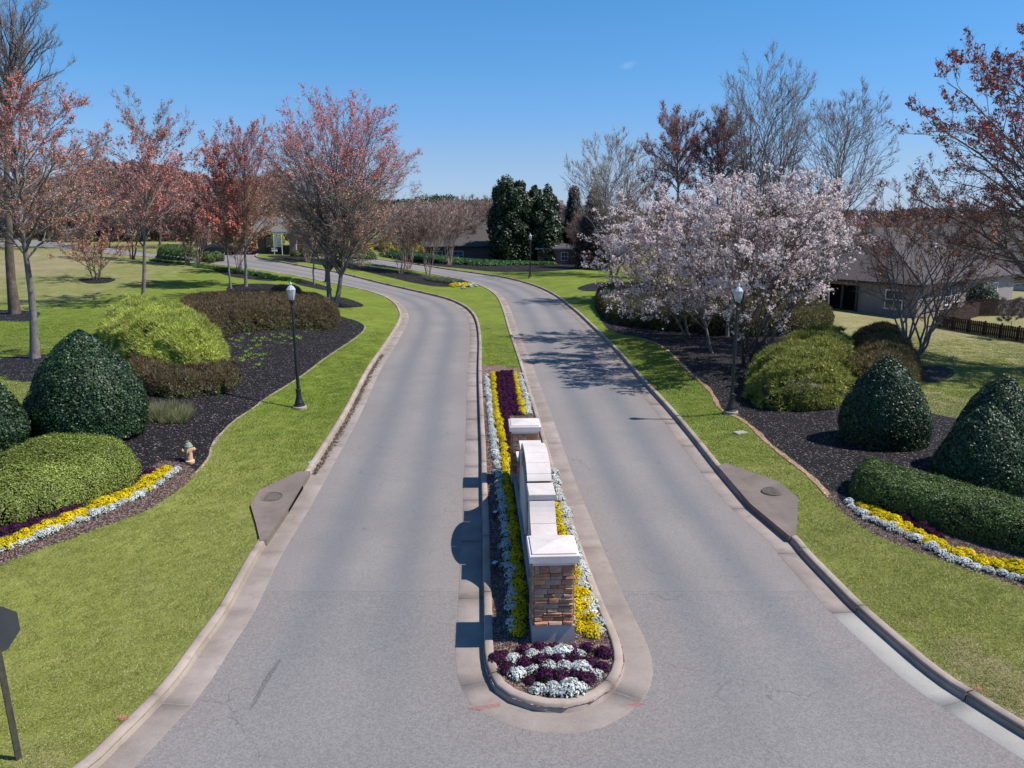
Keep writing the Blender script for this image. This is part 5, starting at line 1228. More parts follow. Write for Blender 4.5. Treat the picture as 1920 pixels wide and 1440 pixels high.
mass_shrub('barberry_mass', foot([(335, 598), (345, 580), (420, 572), (520, 572), (600, 577), (634, 592), (634, 612), (615, 620), (560, 618), (500, 618), (440, 626), (405, 640), (370, 635), (340, 615)]), 1.05, .9, 'shoot', BARB, 650,
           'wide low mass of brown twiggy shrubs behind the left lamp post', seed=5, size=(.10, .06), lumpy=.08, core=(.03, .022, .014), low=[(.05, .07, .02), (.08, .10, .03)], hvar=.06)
mass_shrub('spirea_mass', foot([(192, 652), (205, 622), (280, 610), (360, 626), (412, 655), (424, 692), (395, 704), (330, 706), (260, 692), (215, 680)]), 1.9, 1.9, 'shoot', [(.30, .36, .05), (.40, .46, .07), (.22, .27, .04), (.48, .50, .12), (.36, .36, .10)], 1000,
           'large yellow green feathery shrub mound right of the holly cone', seed=8, size=(.13, .06), lumpy=.17, core=(.07, .08, .02), hvar=.15)
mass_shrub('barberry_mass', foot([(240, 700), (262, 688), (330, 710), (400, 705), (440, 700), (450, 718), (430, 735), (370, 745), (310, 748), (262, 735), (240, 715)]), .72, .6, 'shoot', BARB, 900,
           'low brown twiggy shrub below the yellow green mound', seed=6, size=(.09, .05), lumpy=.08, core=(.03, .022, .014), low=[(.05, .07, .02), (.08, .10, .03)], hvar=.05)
mass_shrub('barberry_mass', foot([(508, 553), (520, 546), (550, 546), (566, 552), (555, 560), (520, 560)]), .55, .5, 'shoot', BARB, 500, 'small brown shrub on the lawn behind the large brown mass', seed=16, size=(.10, .06))
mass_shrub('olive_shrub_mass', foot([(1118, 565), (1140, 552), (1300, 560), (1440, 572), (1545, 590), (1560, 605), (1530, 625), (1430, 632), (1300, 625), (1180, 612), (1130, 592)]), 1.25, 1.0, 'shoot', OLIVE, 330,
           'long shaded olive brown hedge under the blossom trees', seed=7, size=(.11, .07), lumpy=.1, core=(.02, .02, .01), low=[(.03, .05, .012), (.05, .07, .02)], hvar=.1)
mass_shrub('spirea_mass', foot([(1402, 742), (1415, 705), (1470, 675), (1550, 662), (1600, 680), (1605, 745), (1550, 768), (1480, 772), (1422, 764)]), 1.75, 1.7, 'shoot', [(.28, .31, .045), (.34, .37, .06), (.20, .22, .035), (.38, .40, .09), (.20, .17, .06)], 850,
           'green yellow feathery shrub in the shade left of the right holly cone', seed=11, size=(.11, .05), lumpy=.2, core=(.02, .025, .01), hvar=.25)
mass_shrub('barberry_mass', foot([(1585, 690), (1600, 655), (1680, 655), (1716, 690), (1712, 735), (1650, 748), (1605, 745)]), 1.6, 1.5, 'shoot', BARB + OLIVE, 700,
           'brown twiggy shrub beside the right maple trunk', seed=12, size=(.12, .05), lumpy=.14, core=(.03, .022, .014), hvar=.12)
mass_shrub('boxwood_mass', foot([(296, 480), (320, 476), (365, 482), (366, 489), (330, 489), (300, 486)]), 1.3, 1.0, 'leaf', YEW, 120, 'olive clipped shrub group left of the gatehouse drive', seed=21, size=(.14, .1))
for i, (u, v, w, lab) in enumerate([(383, 492, 34, 'round green bush nearest the gatehouse on the left'), (402, 489, 30, 'second round green bush left of the gatehouse'), (552, 481, 20, 'small round boxwood right of the gatehouse column'), (575, 482, 36, 'rounded grey green bush right of the gatehouse')]):
    x, y, z, s = at(u, v); w = w * s; revolve_shrub('round_bush', (x, y + w * .4, z), w, w * .62, 'leaf', YEW, 1500, lab, seed=30 + i, prof='dome', size=(.16, .11))
FOR = [(.62, .48, .03), (.7, .56, .05), (.45, .38, .04), (.3, .3, .05)]
for i, (u, v, w, h, lab) in enumerate([(720, 478, 44, 3.2, 'bright yellow forsythia left of the crepe myrtles'), (768, 480, 40, 2.8, 'smaller yellow forsythia behind the crepe myrtle trunks'), (612, 472, 50, 3.4, 'yellow green forsythia behind the tall maple trunks'), (560, 462, 44, 3.2, 'yellow forsythia thicket showing right of the gatehouse roof'), (492, 470, 40, 2.4, 'yellow green shrubs seen through the gatehouse opening'), (665, 472, 50, 3.2, 'yellow forsythia just right of the maple trunks')]):
    x, y, z, s = at(u, v); w = w * s; y2 = y + 6; revolve_shrub('forsythia', (x, y2, gz(x, y2)), w, h, 'leaf', FOR if i != 4 else [(.2, .25, .04), (.35, .34, .05)], 5000, lab, seed=40 + i, prof='dome', size=(.2, .12), core=(.08, .08, .02), lumpy=.16)
shrub_px('viburnum_bush', 1808, 1866, 527, 590, .9, 'dark evergreen bush against the pale side wall of the house', style='leaf', cols=[(.03, .06, .03), (.06, .09, .045), (.10, .12, .08)], n=5000, seed=55, prof='egg', size=(.14, .09), lumpy=.16)
shrub_px('flowering_bush', 1490, 1516, 535, 572, .9, 'small white flowering bush by the house wall behind the blossom trees', style='leaf', cols=[(.6, .55, .57), (.7, .66, .66), (.1, .13, .06)], n=2500, seed=56, prof='egg', size=(.16, .12), lumpy=.2)
GC = [(.03, .10, .02), (.05, .15, .03), (.02, .06, .015)]
mass_shrub('ground_cover', foot([(715, 478), (780, 478), (850, 484), (940, 489), (1040, 491), (1040, 497), (940, 498), (850, 496), (780, 490), (730, 484)]), .5, .5, 'leaf', GC, 60, 'dark ground cover below the magnolias', cat='ground cover', seed=60, size=(.25, .12))['kind'] = 'stuff'
mass_shrub('ground_cover', foot([(600, 477), (650, 478), (700, 482), (700, 486), (650, 484), (600, 480)]), .8, .6, 'leaf', GC, 60, 'dark green shrubs behind the road under the forsythia', cat='ground cover', seed=61, size=(.25, .12))['kind'] = 'stuff'

# ------------------------------------------------------------------ trees
topred = lambda z, Q: np.clip((z - .38) * 2.2, .06, 1)
lowgold = lambda z, Q: np.clip(1.2 - z * 1.7, 0, .8) * .8
allw = lambda k: (lambda z, Q: np.full(len(z), k))
mid = lambda z, Q: np.exp(-((z - .45) / .2) ** 2) * .8
# left group
px_tree('maple_tree', 66, 671, 128, -95, 205, 505, 'trunk', TW_GREY, 'nearest left maple with lichen spotted trunk and red orange buds', 101, nl=(26, 10, 8, 5), tr=.19, shoots=(16000, .4), buds=[(40000, .07, .05, RED, topred, .6), (20000, .085, .06, ORANGE, lowgold, .6)], updroop=.3, lo=-.6)
px_tree('bare_tree', 28, 588, -60, -120, 130, 330, 'dark_trunk', TW_GREY, 'thick dark trunk behind the nearest left maple, tall bare grey crown', 102, nl=(30, 8, 7, 4), tr=.34, shoots=(7000, .5), twig=.009, updroop=.6, lo=-.1)
px_tree('redbud_tree', 182, 524, 400, 98, 250, 508, 'dark_trunk', TW_BR, 'small spreading multi stemmed tree with rusty leaves on the far left lawn', 103, stems=5, nl=(14, 6, 5, 3), tr=.14, trunk_h=.5, spread=.4, buds=[(2600, .13, .08, RED + ORANGE, allw(1), .6)])
px_tree('maple_tree', 269, 567, 168, 165, 395, 470, 'trunk', TW_GREY, 'open crowned maple with straight grey trunk behind the yellow green mound', 104, nl=(22, 9, 8, 4), tr=.17, shoots=(9000, .35), buds=[(13000, .13, .08, RED, lambda z, Q: np.clip((Q[:, 0] + 2) * .5, .25, 1) * np.exp(-((z - .5) / .32) ** 2), .6)], updroop=.25, lo=-.6)
px_tree('maple_tree', 433, 541, 255, 372, 445, 480, 'trunk', TW_RED, 'thin leaning maple, left of a pair behind the brown mass', 105, nl=(20, 9, 8, 4), tr=.10, shoots=(9000, .35), buds=[(10000, .13, .08, RED, allw(.9), .6)], updroop=.38, lo=-.7)
px_tree('maple_tree', 461, 537, 212, 400, 520, 470, 'trunk', TW_RED, 'slender maple with full red crown, right of a pair behind the brown mass', 106, nl=(30, 10, 8, 4), tmax=.75, tr=.13, shoots=(14000, .4), buds=[(30000, .09, .06, RED, topred, .6), (14000, .10, .06, ORANGE, lowgold, .6)], updroop=.38, lo=-.7)
px_tree('maple_tree', 624, 572, 176, 495, 780, 492, 'trunk', TW_GREY, 'tallest red budded maple in the left group with two stout stems at the bend', 107, stems=2, nl=(64, 11, 8, 5), shoots=(26000, .45), sfan=.12, tmax=.6, tr=.32, trunk_h=3.2, spread=.55, buds=[(80000, .095, .06, [(.62, .15, .13), (.56, .12, .11), (.68, .22, .18)], topred, .5), (30000, .10, .06, GOLD + ORANGE, lowgold, .5)], updroop=.2, lo=-.6)
px_tree('young_maple_tree', 589, 533, 372, 540, 640, 480, 'trunk', TW_TAN, 'slim young tree with gold buds left of the tall red maple', 108, nl=(18, 8, 7, 3), tr=.10, buds=[(6000, .10, .06, GOLD, allw(.9), .6)], updroop=.38, lo=-.7)
# left background
BG = 'reddish trees behind the left lawn'
def bg(u, v, vt, w, seed, col, lab, nm='maple_tree', depth=None, stems=1, tw=TW_RED, vb=None, n=5500, bark='dark_trunk', size=.20, nl=(20, 8, 6, 3)):
    return px_tree(nm, u, v, vt, u - w * .6, u + w * .6, vb or (v - (v - vt) * .16), bark, tw, lab, seed, stems=stems, nl=nl, depth=depth, twig=.018, buds=[(n, size, size * .6, col, allw(.85), .8)] if n else None, updroop=.45)
bg(352, 496, 330, 130, 201, ROSE, 'rosy multi stemmed tree by the road left of the gatehouse', stems=4, tw=TW_RED, bark='myrtle_trunk', size=.16, n=9000)
bg(372, 498, 372, 100, 202, ROSE, 'smaller rosy multi stemmed tree just left of the gatehouse', stems=4, bark='myrtle_trunk', size=.16)
bg(248, 487, 320, 120, 203, ROSE, 'dark red tree at the far kerb behind the open crowned maple', stems=3, size=.16)
bg(447, 513, 380, 84, 204, ORANGE, 'tan multi stemmed tree in the mulch strip by the border plants', stems=5, bark='myrtle_trunk', tw=TW_TAN, size=.14)
bg(545, 485, 372, 110, 205, ORANGE + GOLD, 'orange brown tree right of the gatehouse roof', depth=122, tw=TW_BR)
bg(300, 470, 300, 150, 206, ROSE, 'broad russet tree far behind the left lawn', depth=132)
bg(150, 472, 290, 190, 207, ORANGE, 'broad orange brown tree at the far left', depth=118)
bg(50, 470, 300, 170, 208, [(.3, .1, .2), (.25, .08, .12), (.2, .1, .08)], 'purple brown tree at the left edge of the far lawn', depth=108)
bg(420, 455, 315, 120, 209, ROSE, 'russet tree rising behind the gatehouse', depth=138)
bg(205, 470, 345, 120, 210, ROSE, 'maroon bush like tree by the distant left road', depth=126)
bg(370, 470, 345, 120, 211, ROSE, 'deep red tree behind the rosy trees', depth=128)
bg(500, 455, 345, 130, 212, ORANGE, 'orange brown tree behind the slender maple', depth=134)
# crepe myrtles
for i, (u, v, vt, w, lab) in enumerate([(752, 513, 392, 120, 'crepe myrtle with a cluster of tan stems on the median mulch'), (803, 515, 378, 150, 'largest vase shaped crepe myrtle beside the ornamental grasses'), (676, 496, 410, 110, 'crepe myrtle on the median right of the maple trunks'),
                                       (766, 505, 405, 90, 'crepe myrtle stems just behind the cluster on the median'), (868, 487, 370, 96, 'crepe myrtle in front of the long low brown house'), (916, 486, 372, 84, 'crepe myrtle against the left magnolia'), (578, 492, 405, 100, 'crepe myrtle behind the slim young tree'),
                                       (842, 478, 378, 90, 'crepe myrtle behind the largest vase shaped one')]):
    px_tree('crepe_myrtle', u, v, vt, u - w * .56, u + w * .56, v - (v - vt) * .42, 'myrtle_trunk', (.36, .26, .22), lab, 300 + i, stems=6, nl=(32, 8, 6, 3), shoots=(9000, .5), tr=.13, trunk_h=1.3, spread=.45, twig=.013, lo=-.15, updroop=.75, fill=.2, depth=112 if i in (7,) else None)
# magnolias
def leafy_tree(name, u, v, vt, w, seed, cols, label, n=9000, prof='egg', depth=None, size=(.34, .2), core=(.008, .014, .006), mat='gloss_leaf', blobs=46, bark='dark_trunk'):
    """dense evergreen: boughs of leaves crowded round a trunk, uneven outline, dark gaps between the boughs"""
    if depth is None: x, y, z, s = at(u, v)
    else: y = depth; z = gz(x_at(u, y, 0), y); s = _mpp(y, z); x = (u - 960) * s
    W = w * s; H = z_at(vt, y) - z; t = tag(empty(name, (x, y, z)), label, 'tree'); r = np.random.default_rng(seed)
    MB().tube((0, 0, -.3), (.1, 0, H * .6), .25, .10, 8).build('trunk', M[bark], t)
    parts = []; m = n // blobs
    for i in range(blobs):
        f = (i + .5) / blobs; hz = f * .92; a = i * 2.39996 + r.normal(0, .3)
        R = {'egg': (1 - max(0, (hz - .35) / .65) ** 2) ** .55, 'cone': (1 - hz) ** .75 * 1.05 + .06, 'bell': (1 - hz) ** .8 + .05, 'dome': (1 - hz ** 2) ** .5}[prof] * W / 2
        br = W * r.uniform(.13, .24) * (1.15 - .5 * hz); q = max(R - br * .8, 0) * r.uniform(.8, 1.12)
        c = np.array([math.cos(a) * q, math.sin(a) * q, .35 + hz * (H - .4 - br * .4)]); el = np.array([1, 1, r.uniform(.9, 1.6)]) * br
        D = unit(r.normal(0, 1, (m, 3))); P = c + D * el * (1 + .25 * lump(D * 2.2, 1, 1.5, seed + i))[:, None] * r.uniform(.75, 1.08, (m, 1))
        parts.append(leaves(P, D + [0, 0, .3], size[0], size[1], [np.array(cc) * r.uniform(.8, 1.2) for cc in cols], r, .6))
        k = unit(r.normal(0, 1, (14, 3)))
    V0 = MB().lathe([(W * .36 * q_, H * h_) for q_, h_ in ((.6, .02), (1, .15), (.95, .4), (.7, .62), (.4, .8), (.08, .93))], 14); vv = np.array(V0.v); ff = [f for f in V0.f if len(f) == 4]
    vv[:, :2] *= (1 + .2 * lump(vv, 1, .9, seed))[:, None]
    ff = np.array(ff); parts.append((vv, np.concatenate([ff[:, :3], ff[:, [0, 2, 3]]]), np.array(core)))
    V, F, C = merge(parts); link('crown', mesh_np('crown', V, F, M[mat], col=C), t)
    return t
MAG = [(.013, .033, .012), (.023, .05, .017), (.035, .062, .02), (.07, .075, .028), (.01, .024, .008), (.05, .085, .036)]
leafy_tree('magnolia_tree', 958, 494, 328, 88, 401, MAG, 'tall dark evergreen magnolia, left of the pair', prof='egg', n=30000, size=(.36, .25), blobs=44)
leafy_tree('magnolia_tree', 1013, 494, 344, 86, 402, MAG, 'dark evergreen magnolia, right of the pair with the lamp before it', prof='egg', n=30000, size=(.36, .25), blobs=44)
leafy_tree('cedar_tree', 1074, 492, 342, 60, 403, [(.05, .045, .03), (.08, .055, .04), (.035, .04, .025), (.10, .06, .05)], 'narrow bronze evergreen right of the magnolias', prof='bell', mat='leaf', n=14000)
leafy_tree('cedar_tree', 1112, 490, 345, 74, 404, [(.09, .045, .04), (.11, .06, .05), (.06, .035, .03)], 'reddish brown pointed evergreen behind the bare thicket tree', prof='bell', mat='leaf', n=14000, depth=112)
leafy_tree('evergreen_bush', 1130, 494, 430, 150, 405, [(.015, .02, .012), (.03, .035, .02)], 'low dark shrubbery under the brown trees right of the magnolias', prof='dome', mat='leaf', size=(.3, .2), n=14000)
px_tree('thicket_tree', 1135, 505, 385, 1060, 1215, 490, 'dark_trunk', (.27, .19, .165), 'dense brown bare tree with fine twigs behind the blossom tip', 410, stems=4, nl=(40, 11, 9, 4), shoots=(26000, .6), tr=.2, trunk_h=.9, spread=.8, twig=.014, lo=-.3)
px_tree('bare_tree', 1150, 500, 256, 1062, 1238, 400, 'trunk', (.40, .33, .29), 'wide bare grey tree behind the reddish evergreen', 411, stems=3, nl=(30, 8, 7, 3), shoots=(6000, .7), tr=.28, trunk_h=3, spread=1.0, twig=.016, updroop=.5, wig=.09, depth=100)
px_tree('maple_tree', 1268, 560, 196, 1195, 1345, 400, 'trunk', (.30, .2, .19), 'maroon budded maple, left of two behind the blossom crowns', 412, nl=(28, 9, 8, 4), tr=.2, buds=[(9500, .13, .085, MAROON, allw(.7), .6)], updroop=.6, depth=72)
px_tree('maple_tree', 1340, 560, 205, 1280, 1420, 400, 'trunk', (.30, .2, .19), 'maroon budded maple, right of two behind the blossom crowns', 413, nl=(28, 9, 8, 4), tr=.2, buds=[(9500, .13, .085, MAROON, allw(.7), .6)], updroop=.6, depth=70)
px_tree('bare_tree', 1425, 570, 98, 1335, 1532, 400, 'trunk', TW_GREY, 'tallest bare grey tree above the blossom crowns', 414, stems=2, nl=(30, 8, 7, 3), shoots=(6000, .6), tr=.26, trunk_h=4, spread=.6, twig=.011, updroop=.5, wig=.09, lo=-.2, depth=68)
px_tree('bare_tree', 1548, 590, 142, 1478, 1668, 400, 'trunk', TW_GREY, 'bare tree with pale slender trunk rising right of the blossom crowns', 415, shoots=(5000, .5), nl=(24, 8, 7, 3), tr=.17, trunk_h=5.5, twig=.010, updroop=.4, wig=.09, lo=-.3, buds=[(2500, .1, .06, [(.5, .36, .34), (.3, .2, .17)], lambda z, Q: np.clip(.8 - z * 1.2, 0, 1), .6)])
# blossom trees
PK = 'pink white blossom trees of the right bed'
bl = lambda n, s=.098: [(int(n * 3.0), s, s * .85, BLOSSOM, lambda z, Q: np.clip(.45 + z, 0, 1) * np.clip(.5 + lump(Q * [1, 1, 2.1], 2.0, 1.25, int(n)), .03, 1), .9)]
TWB = (.13, .09, .08)
px_tree('cherry_tree', 1398, 683, 318, 1262, 1545, 572, 'dark_trunk', TWB, 'largest pink blossom tree with twisted forked trunk beside the shaded lamp', 501, stems=3, dy=-2.2, nl=(34, 9, 7, 4), tr=.17, trunk_h=1.1, spread=.35, twig=.007, sfan=.5, updroop=.12, lo=-.35, buds=bl(26000), group=PK)
px_tree('cherry_tree', 1336, 662, 352, 1165, 1400, 585, 'trunk', TWB, 'pink blossom tree on a thin straight trunk left of the shaded lamp', 502, nl=(26, 10, 8, 4), tr=.08, trunk_h=2.0, twig=.007, sfan=.5, updroop=.12, lo=-.4, buds=bl(20000), group=PK)
px_tree('cherry_tree', 1290, 628, 362, 1100, 1330, 604, 'trunk', TWB, 'leftmost pink blossom tree whose branches reach towards the road', 503, stems=2, nl=(30, 9, 7, 4), tr=.12, trunk_h=1.6, twig=.008, sfan=.5, updroop=.1, lo=-.5, buds=bl(24000), group=PK)
px_tree('cherry_tree', 1436, 645, 330, 1385, 1618, 515, 'trunk', TWB, 'rightmost pink blossom tree with curved pale trunk by the olive hedge', 504, stems=2, nl=(30, 9, 7, 4), tr=.12, trunk_h=2.0, twig=.008, sfan=.5, updroop=.15, lo=-.4, buds=bl(22000, .09), group=PK)
px_tree('cherry_tree', 1364, 630, 345, 1270, 1490, 530, 'trunk', TWB, 'pink blossom tree at the back between the two straight trunks', 505, nl=(26, 9, 8, 4), tr=.12, trunk_h=2.2, twig=.009, updroop=.15, lo=-.4, buds=bl(16000, .09), group=PK)
# right maples
px_tree('maple_tree', 1714, 682, 310, 1590, 1900, 580, 'trunk', (.14, .085, .07), 'low forked maple in the round mulch ring on the right lawn, sparse rusty buds', 601, stems=2, nl=(24, 7, 7, 4), shoots=(6000, .3), tr=.15, trunk_h=1.1, spread=.35, sfan=.5, twig=.008, updroop=.3, lo=-.35, buds=[(8000, .09, .06, RED + ORANGE, allw(.7), .7)])
px_tree('maple_tree', 2015, 700, 5, 1738, 2300, 520, 'trunk', (.13, .09, .08), 'large maroon budded maple reaching in from the right edge', 602, nl=(44, 10, 9, 5), shoots=(20000, .4), tr=.3, trunk_h=3.5, twig=.009, updroop=.35, lo=-.35, buds=[(44000, .15, .10, MAROON + RED[:2], lambda z, Q: np.clip(z * 1.5 - .1, .15, 1), .7)])
px_tree('sapling_tree', 1898, 636, 560, 1870, 1920, 610, 'trunk', TW_GREY, 'tiny bare sapling in front of the picket fence', 603, nl=(7, 4, 3), tr=.03)
bg(1700, 480, 385, 110, 610, [(.34, .17, .10), (.28, .16, .12), (.38, .14, .10)], 'rusty tree beyond the roofs right of centre', depth=150, n=4000)
bg(1820, 480, 372, 150, 611, [(.34, .17, .10), (.28, .16, .12), (.38, .14, .10)], 'dark rusty tree beyond the right hand roofs', depth=150, n=4000)
bg(1610, 470, 395, 90, 612, [(.34, .17, .10), (.28, .16, .12), (.38, .14, .10)], 'small rusty tree beyond the roof at the edge of the blossom', depth=160, n=3000)
bg(1235, 500, 330, 90, 613, [(.12, .08, .06)], 'brown bare tree between the thicket and the maroon maples', depth=96, n=400)
bg(985, 470, 385, 120, 614, [(.34, .17, .10), (.28, .16, .12), (.38, .14, .10)], 'brownish tree behind the magnolias', depth=170, n=1500)

# ------------------------------------------------------------------ far woods: masses nobody could count
def wood(name, ys, us, top, seed, cols, label, n, wk=(4, 8)):
    r = np.random.default_rng(seed); parts = []
    for i in range(n):
        y = r.uniform(*ys); u = r.uniform(*us); x = (u - 960) / FPX * y * 1.03; z0 = gz(x, y) - .5; zt = z_at(top(u) + r.normal(0, 2.5), y)
        H = max(zt - z0, 3); w = r.uniform(*wk); m = 150
        th = r.random(m) * 2 * PI; t = r.random(m) ** .6; rad = w * .5 * np.sqrt(1 - (t * 2 - 1) ** 2 * .85) * r.random(m) ** .4
        P = np.stack([x + rad * np.cos(th), y + rad * np.sin(th), z0 + H * (.15 + .85 * t)], 1)
        c = np.array(cols)[r.integers(0, len(cols))] * r.uniform(.75, 1.25)
        parts.append(leaves(P, np.stack([np.cos(th), np.sin(th), t], 1), 1.3, .8, [c], r, .8))
        D = np.stack([r.normal(0, .35, 8), r.normal(0, .35, 8), np.ones(8)], 1); parts.append(blades(np.tile([x, y, z0], (8, 1)), D, H * .95, .22, [(.12, .09, .075)], r))
    V, F, C = merge(parts); o = link(name, mesh_np(name, V, F, M['leaf'], col=C)); tag(o, label, 'wood', None, 'stuff')
PINE = [(.02, .045, .02), (.03, .06, .025), (.025, .05, .03)]
BW = [(.20, .14, .12), (.23, .16, .14), (.17, .13, .115), (.24, .175, .145)]
wood('pine_wood', (420, 520), (640, 1040), lambda u: 372 + 4 * math.sin(u / 23), 1, PINE, 'thin band of dark pines on the horizon behind the crepe myrtles', 120, (9, 16))
wood('bare_wood', (210, 330), (600, 1100), lambda u: 388 + 3 * math.sin(u / 17), 2, BW, 'brown leafless wood behind the roofs at the centre', 130)
wood('bare_wood', (260, 420), (1380, 2150), lambda u: 398 + 4 * math.sin(u / 31), 3, BW + [(.06, .06, .035), (.19, .11, .07)], 'brown leafless wood across the valley on the right', 260)
wood('pine_wood', (480, 640), (1380, 2150), lambda u: 392 + 3 * math.sin(u / 41), 4, [(.05, .075, .075)], 'bluish wooded ridge on the right horizon', 120, (10, 18))  # distance haze put into the blue grey tree colour
wood('russet_wood', (150, 210), (-250, 560), lambda u: 330 + 18 * math.sin(u / 60) - .02 * u, 5, [(.26, .16, .145), (.29, .19, .16), (.22, .15, .14), (.30, .15, .13)], 'russet leafless wood behind the left lawn', 170, (6, 10))

# ------------------------------------------------------------------ turf blades, bark chips (instanced)
def scatter(name, pts, zs, proto, seed, smin, smax, kind='stuff', label=None):
    r = np.random.default_rng(seed); me = bpy.data.meshes.new(name); me.vertices.add(len(pts)); me.vertices.foreach_set('co', np.c_[pts, zs].astype(np.float32).ravel()); attr(me, 'sc', r.uniform(smin, smax, len(pts))); attr(me, 'rz', r.uniform(0, 6.28, len(pts)))
    o = link(name, me); o['kind'] = kind
    if label: o['label'] = label
    g = bpy.data.node_groups.new(name, 'GeometryNodeTree'); g.interface.new_socket('Geometry', in_out='INPUT', socket_type='NodeSocketGeometry'); g.interface.new_socket('Geometry', in_out='OUTPUT', socket_type='NodeSocketGeometry')
    N = g.nodes; gi, go = N.new('NodeGroupInput'), N.new('NodeGroupOutput'); ip = N.new('GeometryNodeInstanceOnPoints'); oi = N.new('GeometryNodeObjectInfo'); oi.inputs['Object'].default_value = proto
    a1, a2 = N.new('GeometryNodeInputNamedAttribute'), N.new('GeometryNodeInputNamedAttribute'); a1.inputs[0].default_value = 'sc'; a2.inputs[0].default_value = 'rz'; cx = N.new('ShaderNodeCombineXYZ')
    oi.inputs['As Instance'].default_value = True
    for a, b_ in ((gi.outputs[0], ip.inputs['Points']), (oi.outputs['Geometry'], ip.inputs['Instance']), (a1.outputs['Attribute'], ip.inputs['Scale']), (a2.outputs['Attribute'], cx.inputs[2]), (cx.outputs[0], ip.inputs['Rotation']), (ip.outputs[0], go.inputs[0])): g.links.new(a, b_)
    md = o.modifiers.new('scatter', 'NODES'); md.node_group = g; return o
def proto(me): return bpy.data.objects.new(me.name, me)
def in_tris(mask, per, y0, y1, dens, f0=None, f1=None):
    f = GF[mask]; c = GV[f].mean(1); k = (c[:, 1] > y0) & (c[:, 1] < y1) & (np.abs(c[:, 0]) < c[:, 1] * .72 + 2.5); f = f[k]
    A, B, C = GV[f[:, 0]], GV[f[:, 1]], GV[f[:, 2]]; ar = np.abs((B[:, 0] - A[:, 0]) * (C[:, 1] - A[:, 1]) - (B[:, 1] - A[:, 1]) * (C[:, 0] - A[:, 0])) / 2
    r = np.random.default_rng(per); n = r.poisson(ar * dens); i = np.repeat(np.arange(len(f)), n); s, t = r.random(len(i)), r.random(len(i)); q = s + t > 1; s[q], t[q] = 1 - s[q], 1 - t[q]
    P = A[i] + (B[i] - A[i]) * s[:, None] + (C[i] - A[i]) * t[:, None]; Z = GZT[f[i, 0]] * (1 - s - t) + GZT[f[i, 1]] * s + GZT[f[i, 2]] * t
    w = sstep((P[:, 1] - f0) / 10) if f0 else np.ones(len(P))
    if f1: w = w * (1 - sstep((P[:, 1] - f1[0]) / f1[1]))
    kd = np.minimum(np.minimum(dist_line(P[:, 0], P[:, 1], CL)[0], dist_line(P[:, 0], P[:, 1], CR)[0]), dist_line(P[:, 0], P[:, 1], CI, True)[0])
    q = (r.random(len(P)) < w) & (kd > .27); return P[q], Z[q]
GC1 = [(.22, .26, .045), (.29, .33, .065), (.37, .38, .11), (.17, .22, .035), (.44, .40, .18)]
tf = proto(tuft_mesh('turf_tuft', 26, .05, .007, GC1, 21, .17, 1.1))
P, Z = in_tris(LAWN_MASK, 31, 6, 27, 170, None, (17, 10)); scatter('turf_blades', P, Z, tf, 1, .7, 1.3, label='short mown grass blades on the near verges')
tf2 = proto(tuft_mesh('turf_tuft', 22, .07, .014, [(.15, .22, .02), (.2, .28, .03), (.25, .32, .05), (.28, .3, .07)], 22, .24, 1.1))
P, Z = in_tris(LAWN_MASK, 32, 17, 62, 45, 17, (32, 30)); scatter('turf_blades', P, Z, tf2, 2, .7, 1.3, label='short mown grass blades on the farther verges and median')
# chips on the beds
def chip(name, cols, seed, L=.05, W=.018, n=8, spread=.12, var=.4):
    r = np.random.default_rng(seed); P = np.c_[r.uniform(-spread, spread, (n, 2)), r.uniform(.005, .02, n)]; V, F, C = leaves(P, np.tile([0, 0, 1.], (n, 1)), L, W, cols, r, .35, 0, .15, var); return proto(mesh_np(name, V, F, M['leaf'], col=C))
def in_poly(P, n, seed, isl=False):
    r = np.random.default_rng(seed); a, b_ = P.min(0), P.max(0); q = r.uniform(a, b_, (n, 2)); q = q[inpoly(q[:, 0], q[:, 1], P)]; return q
cb = chip('bark_chip', [(.26, .15, .12), (.36, .25, .21), (.17, .09, .07), (.45, .36, .30), (.10, .06, .05)], 1)
q = in_poly(CI[CI[:, 1] < 34], 26000, 1); dI_, _ = dist_line(q[:, 0], q[:, 1], CI, True); q = q[(dI_ > .2) & (q[:, 1] < 33.2)]; scatter('bark_chips', q, zbase(q[:, 0], q[:, 1]) + .11, cb, 3, .6, 1.2, label='loose brown bark chips on the island')
for i, (pp, nn) in enumerate(((BARK_L, 30000), (BARK_R, 30000))):
    q = in_poly(pp, nn, 5 + i); scatter('bark_chips', q, terrain(q[:, 0], q[:, 1]), cb, 6 + i, .6, 1.2, label=['loose brown bark chips along the left border', 'loose brown bark chips along the right border'][i])
ck = chip('mulch_chip', [(.010, .008, .009), (.02, .017, .02), (.035, .03, .034), (.02, .018, .02), (.26, .23, .21), (.012, .010, .011), (.03, .026, .03)], 2, .06, .02, 10, .16)
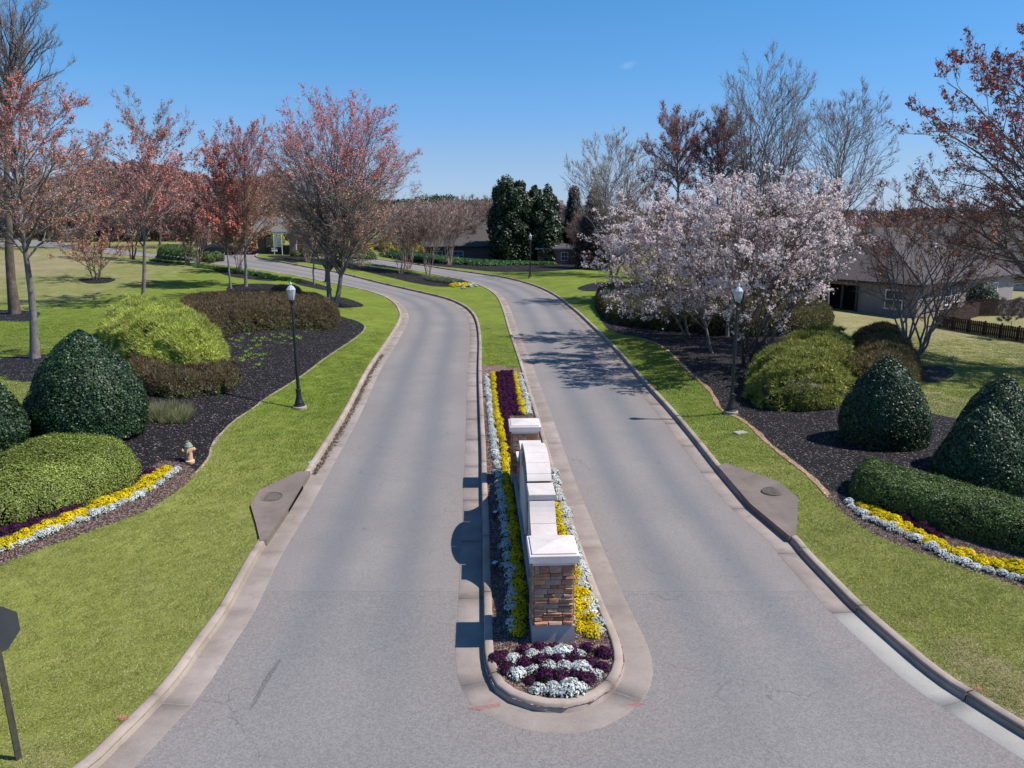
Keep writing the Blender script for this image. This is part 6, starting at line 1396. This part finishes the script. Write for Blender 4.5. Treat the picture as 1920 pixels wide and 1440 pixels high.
for i, pp in enumerate((BLACK_L, BLACK_R)):
    q = in_poly(pp, 26000, 15 + i); scatter('mulch_chips', q, terrain(q[:, 0], q[:, 1]), ck, 8 + i, .6, 1.3, label=['loose black mulch chips in the left bed', 'loose black mulch chips in the right bed'][i])
# leaf litter lying in the left gutter
r = np.random.default_rng(9); seg = CL[(CL[:, 1] > 24) & (CL[:, 1] < 46)]; k = r.integers(0, len(seg) - 1, 1500); q = seg[k] + (seg[k + 1] - seg[k]) * r.random((1500, 1)); t = unit(seg[k + 1] - seg[k]); q = q - np.c_[-t[:, 1], t[:, 0]] * np.abs(r.normal(.10, .06, (1500, 1)))
lt = chip('dead_leaf', [(.10, .07, .05), (.2, .14, .09), (.05, .035, .03)], 3, .06, .04, 3, .08)
scatter('leaf_litter', q, zbase(q[:, 0], q[:, 1]) + .008, lt, 10, .5, 1.1, label='dead leaves gathered in the left gutter')
# bare strip of soil edging where lawn meets bed
for nm, L in (('soil_edge', [(283, 951), (362, 892), (392, 858), (399, 834), (435, 794), (482, 761), (495, 750), (562, 708), (613, 670), (657, 641), (680, 623), (685, 611)]), ('soil_edge', [(1557, 934), (1522, 896), (1474, 858), (1439, 830), (1415, 806), (1387, 785), (1352, 768), (1341, 749), (1327, 728), (1300, 705), (1268, 673), (1242, 650), (1204, 635)])):
    P = gl(L, step=.3); r = np.random.default_rng(len(L)); nn = np.gradient(P, axis=0); nn /= np.linalg.norm(nn, axis=1)[:, None]; nn = np.c_[-nn[:, 1], nn[:, 0]]; w = (.05 + .06 * np.abs(np.sin(np.arange(len(P)) * .37)) + r.random(len(P)) * .06)[:, None] * (.55 if L[0][0] < 900 else 1.15)
    if L[0][0] > 900: nn = nn
    A, B = P - nn * w * .6, P + nn * w * .6; V = np.vstack([np.c_[A, terrain(A[:, 0], A[:, 1]) + .02], np.c_[B, terrain(B[:, 0], B[:, 1]) + .02]]); n = len(P)
    F = np.array([(i, i + 1, n + i + 1, n + i) for i in range(n - 1)]); o = link(nm, mesh_np(nm, V, F, M['clay' if L[0][0] > 900 else 'edge'])); o['kind'] = 'structure'
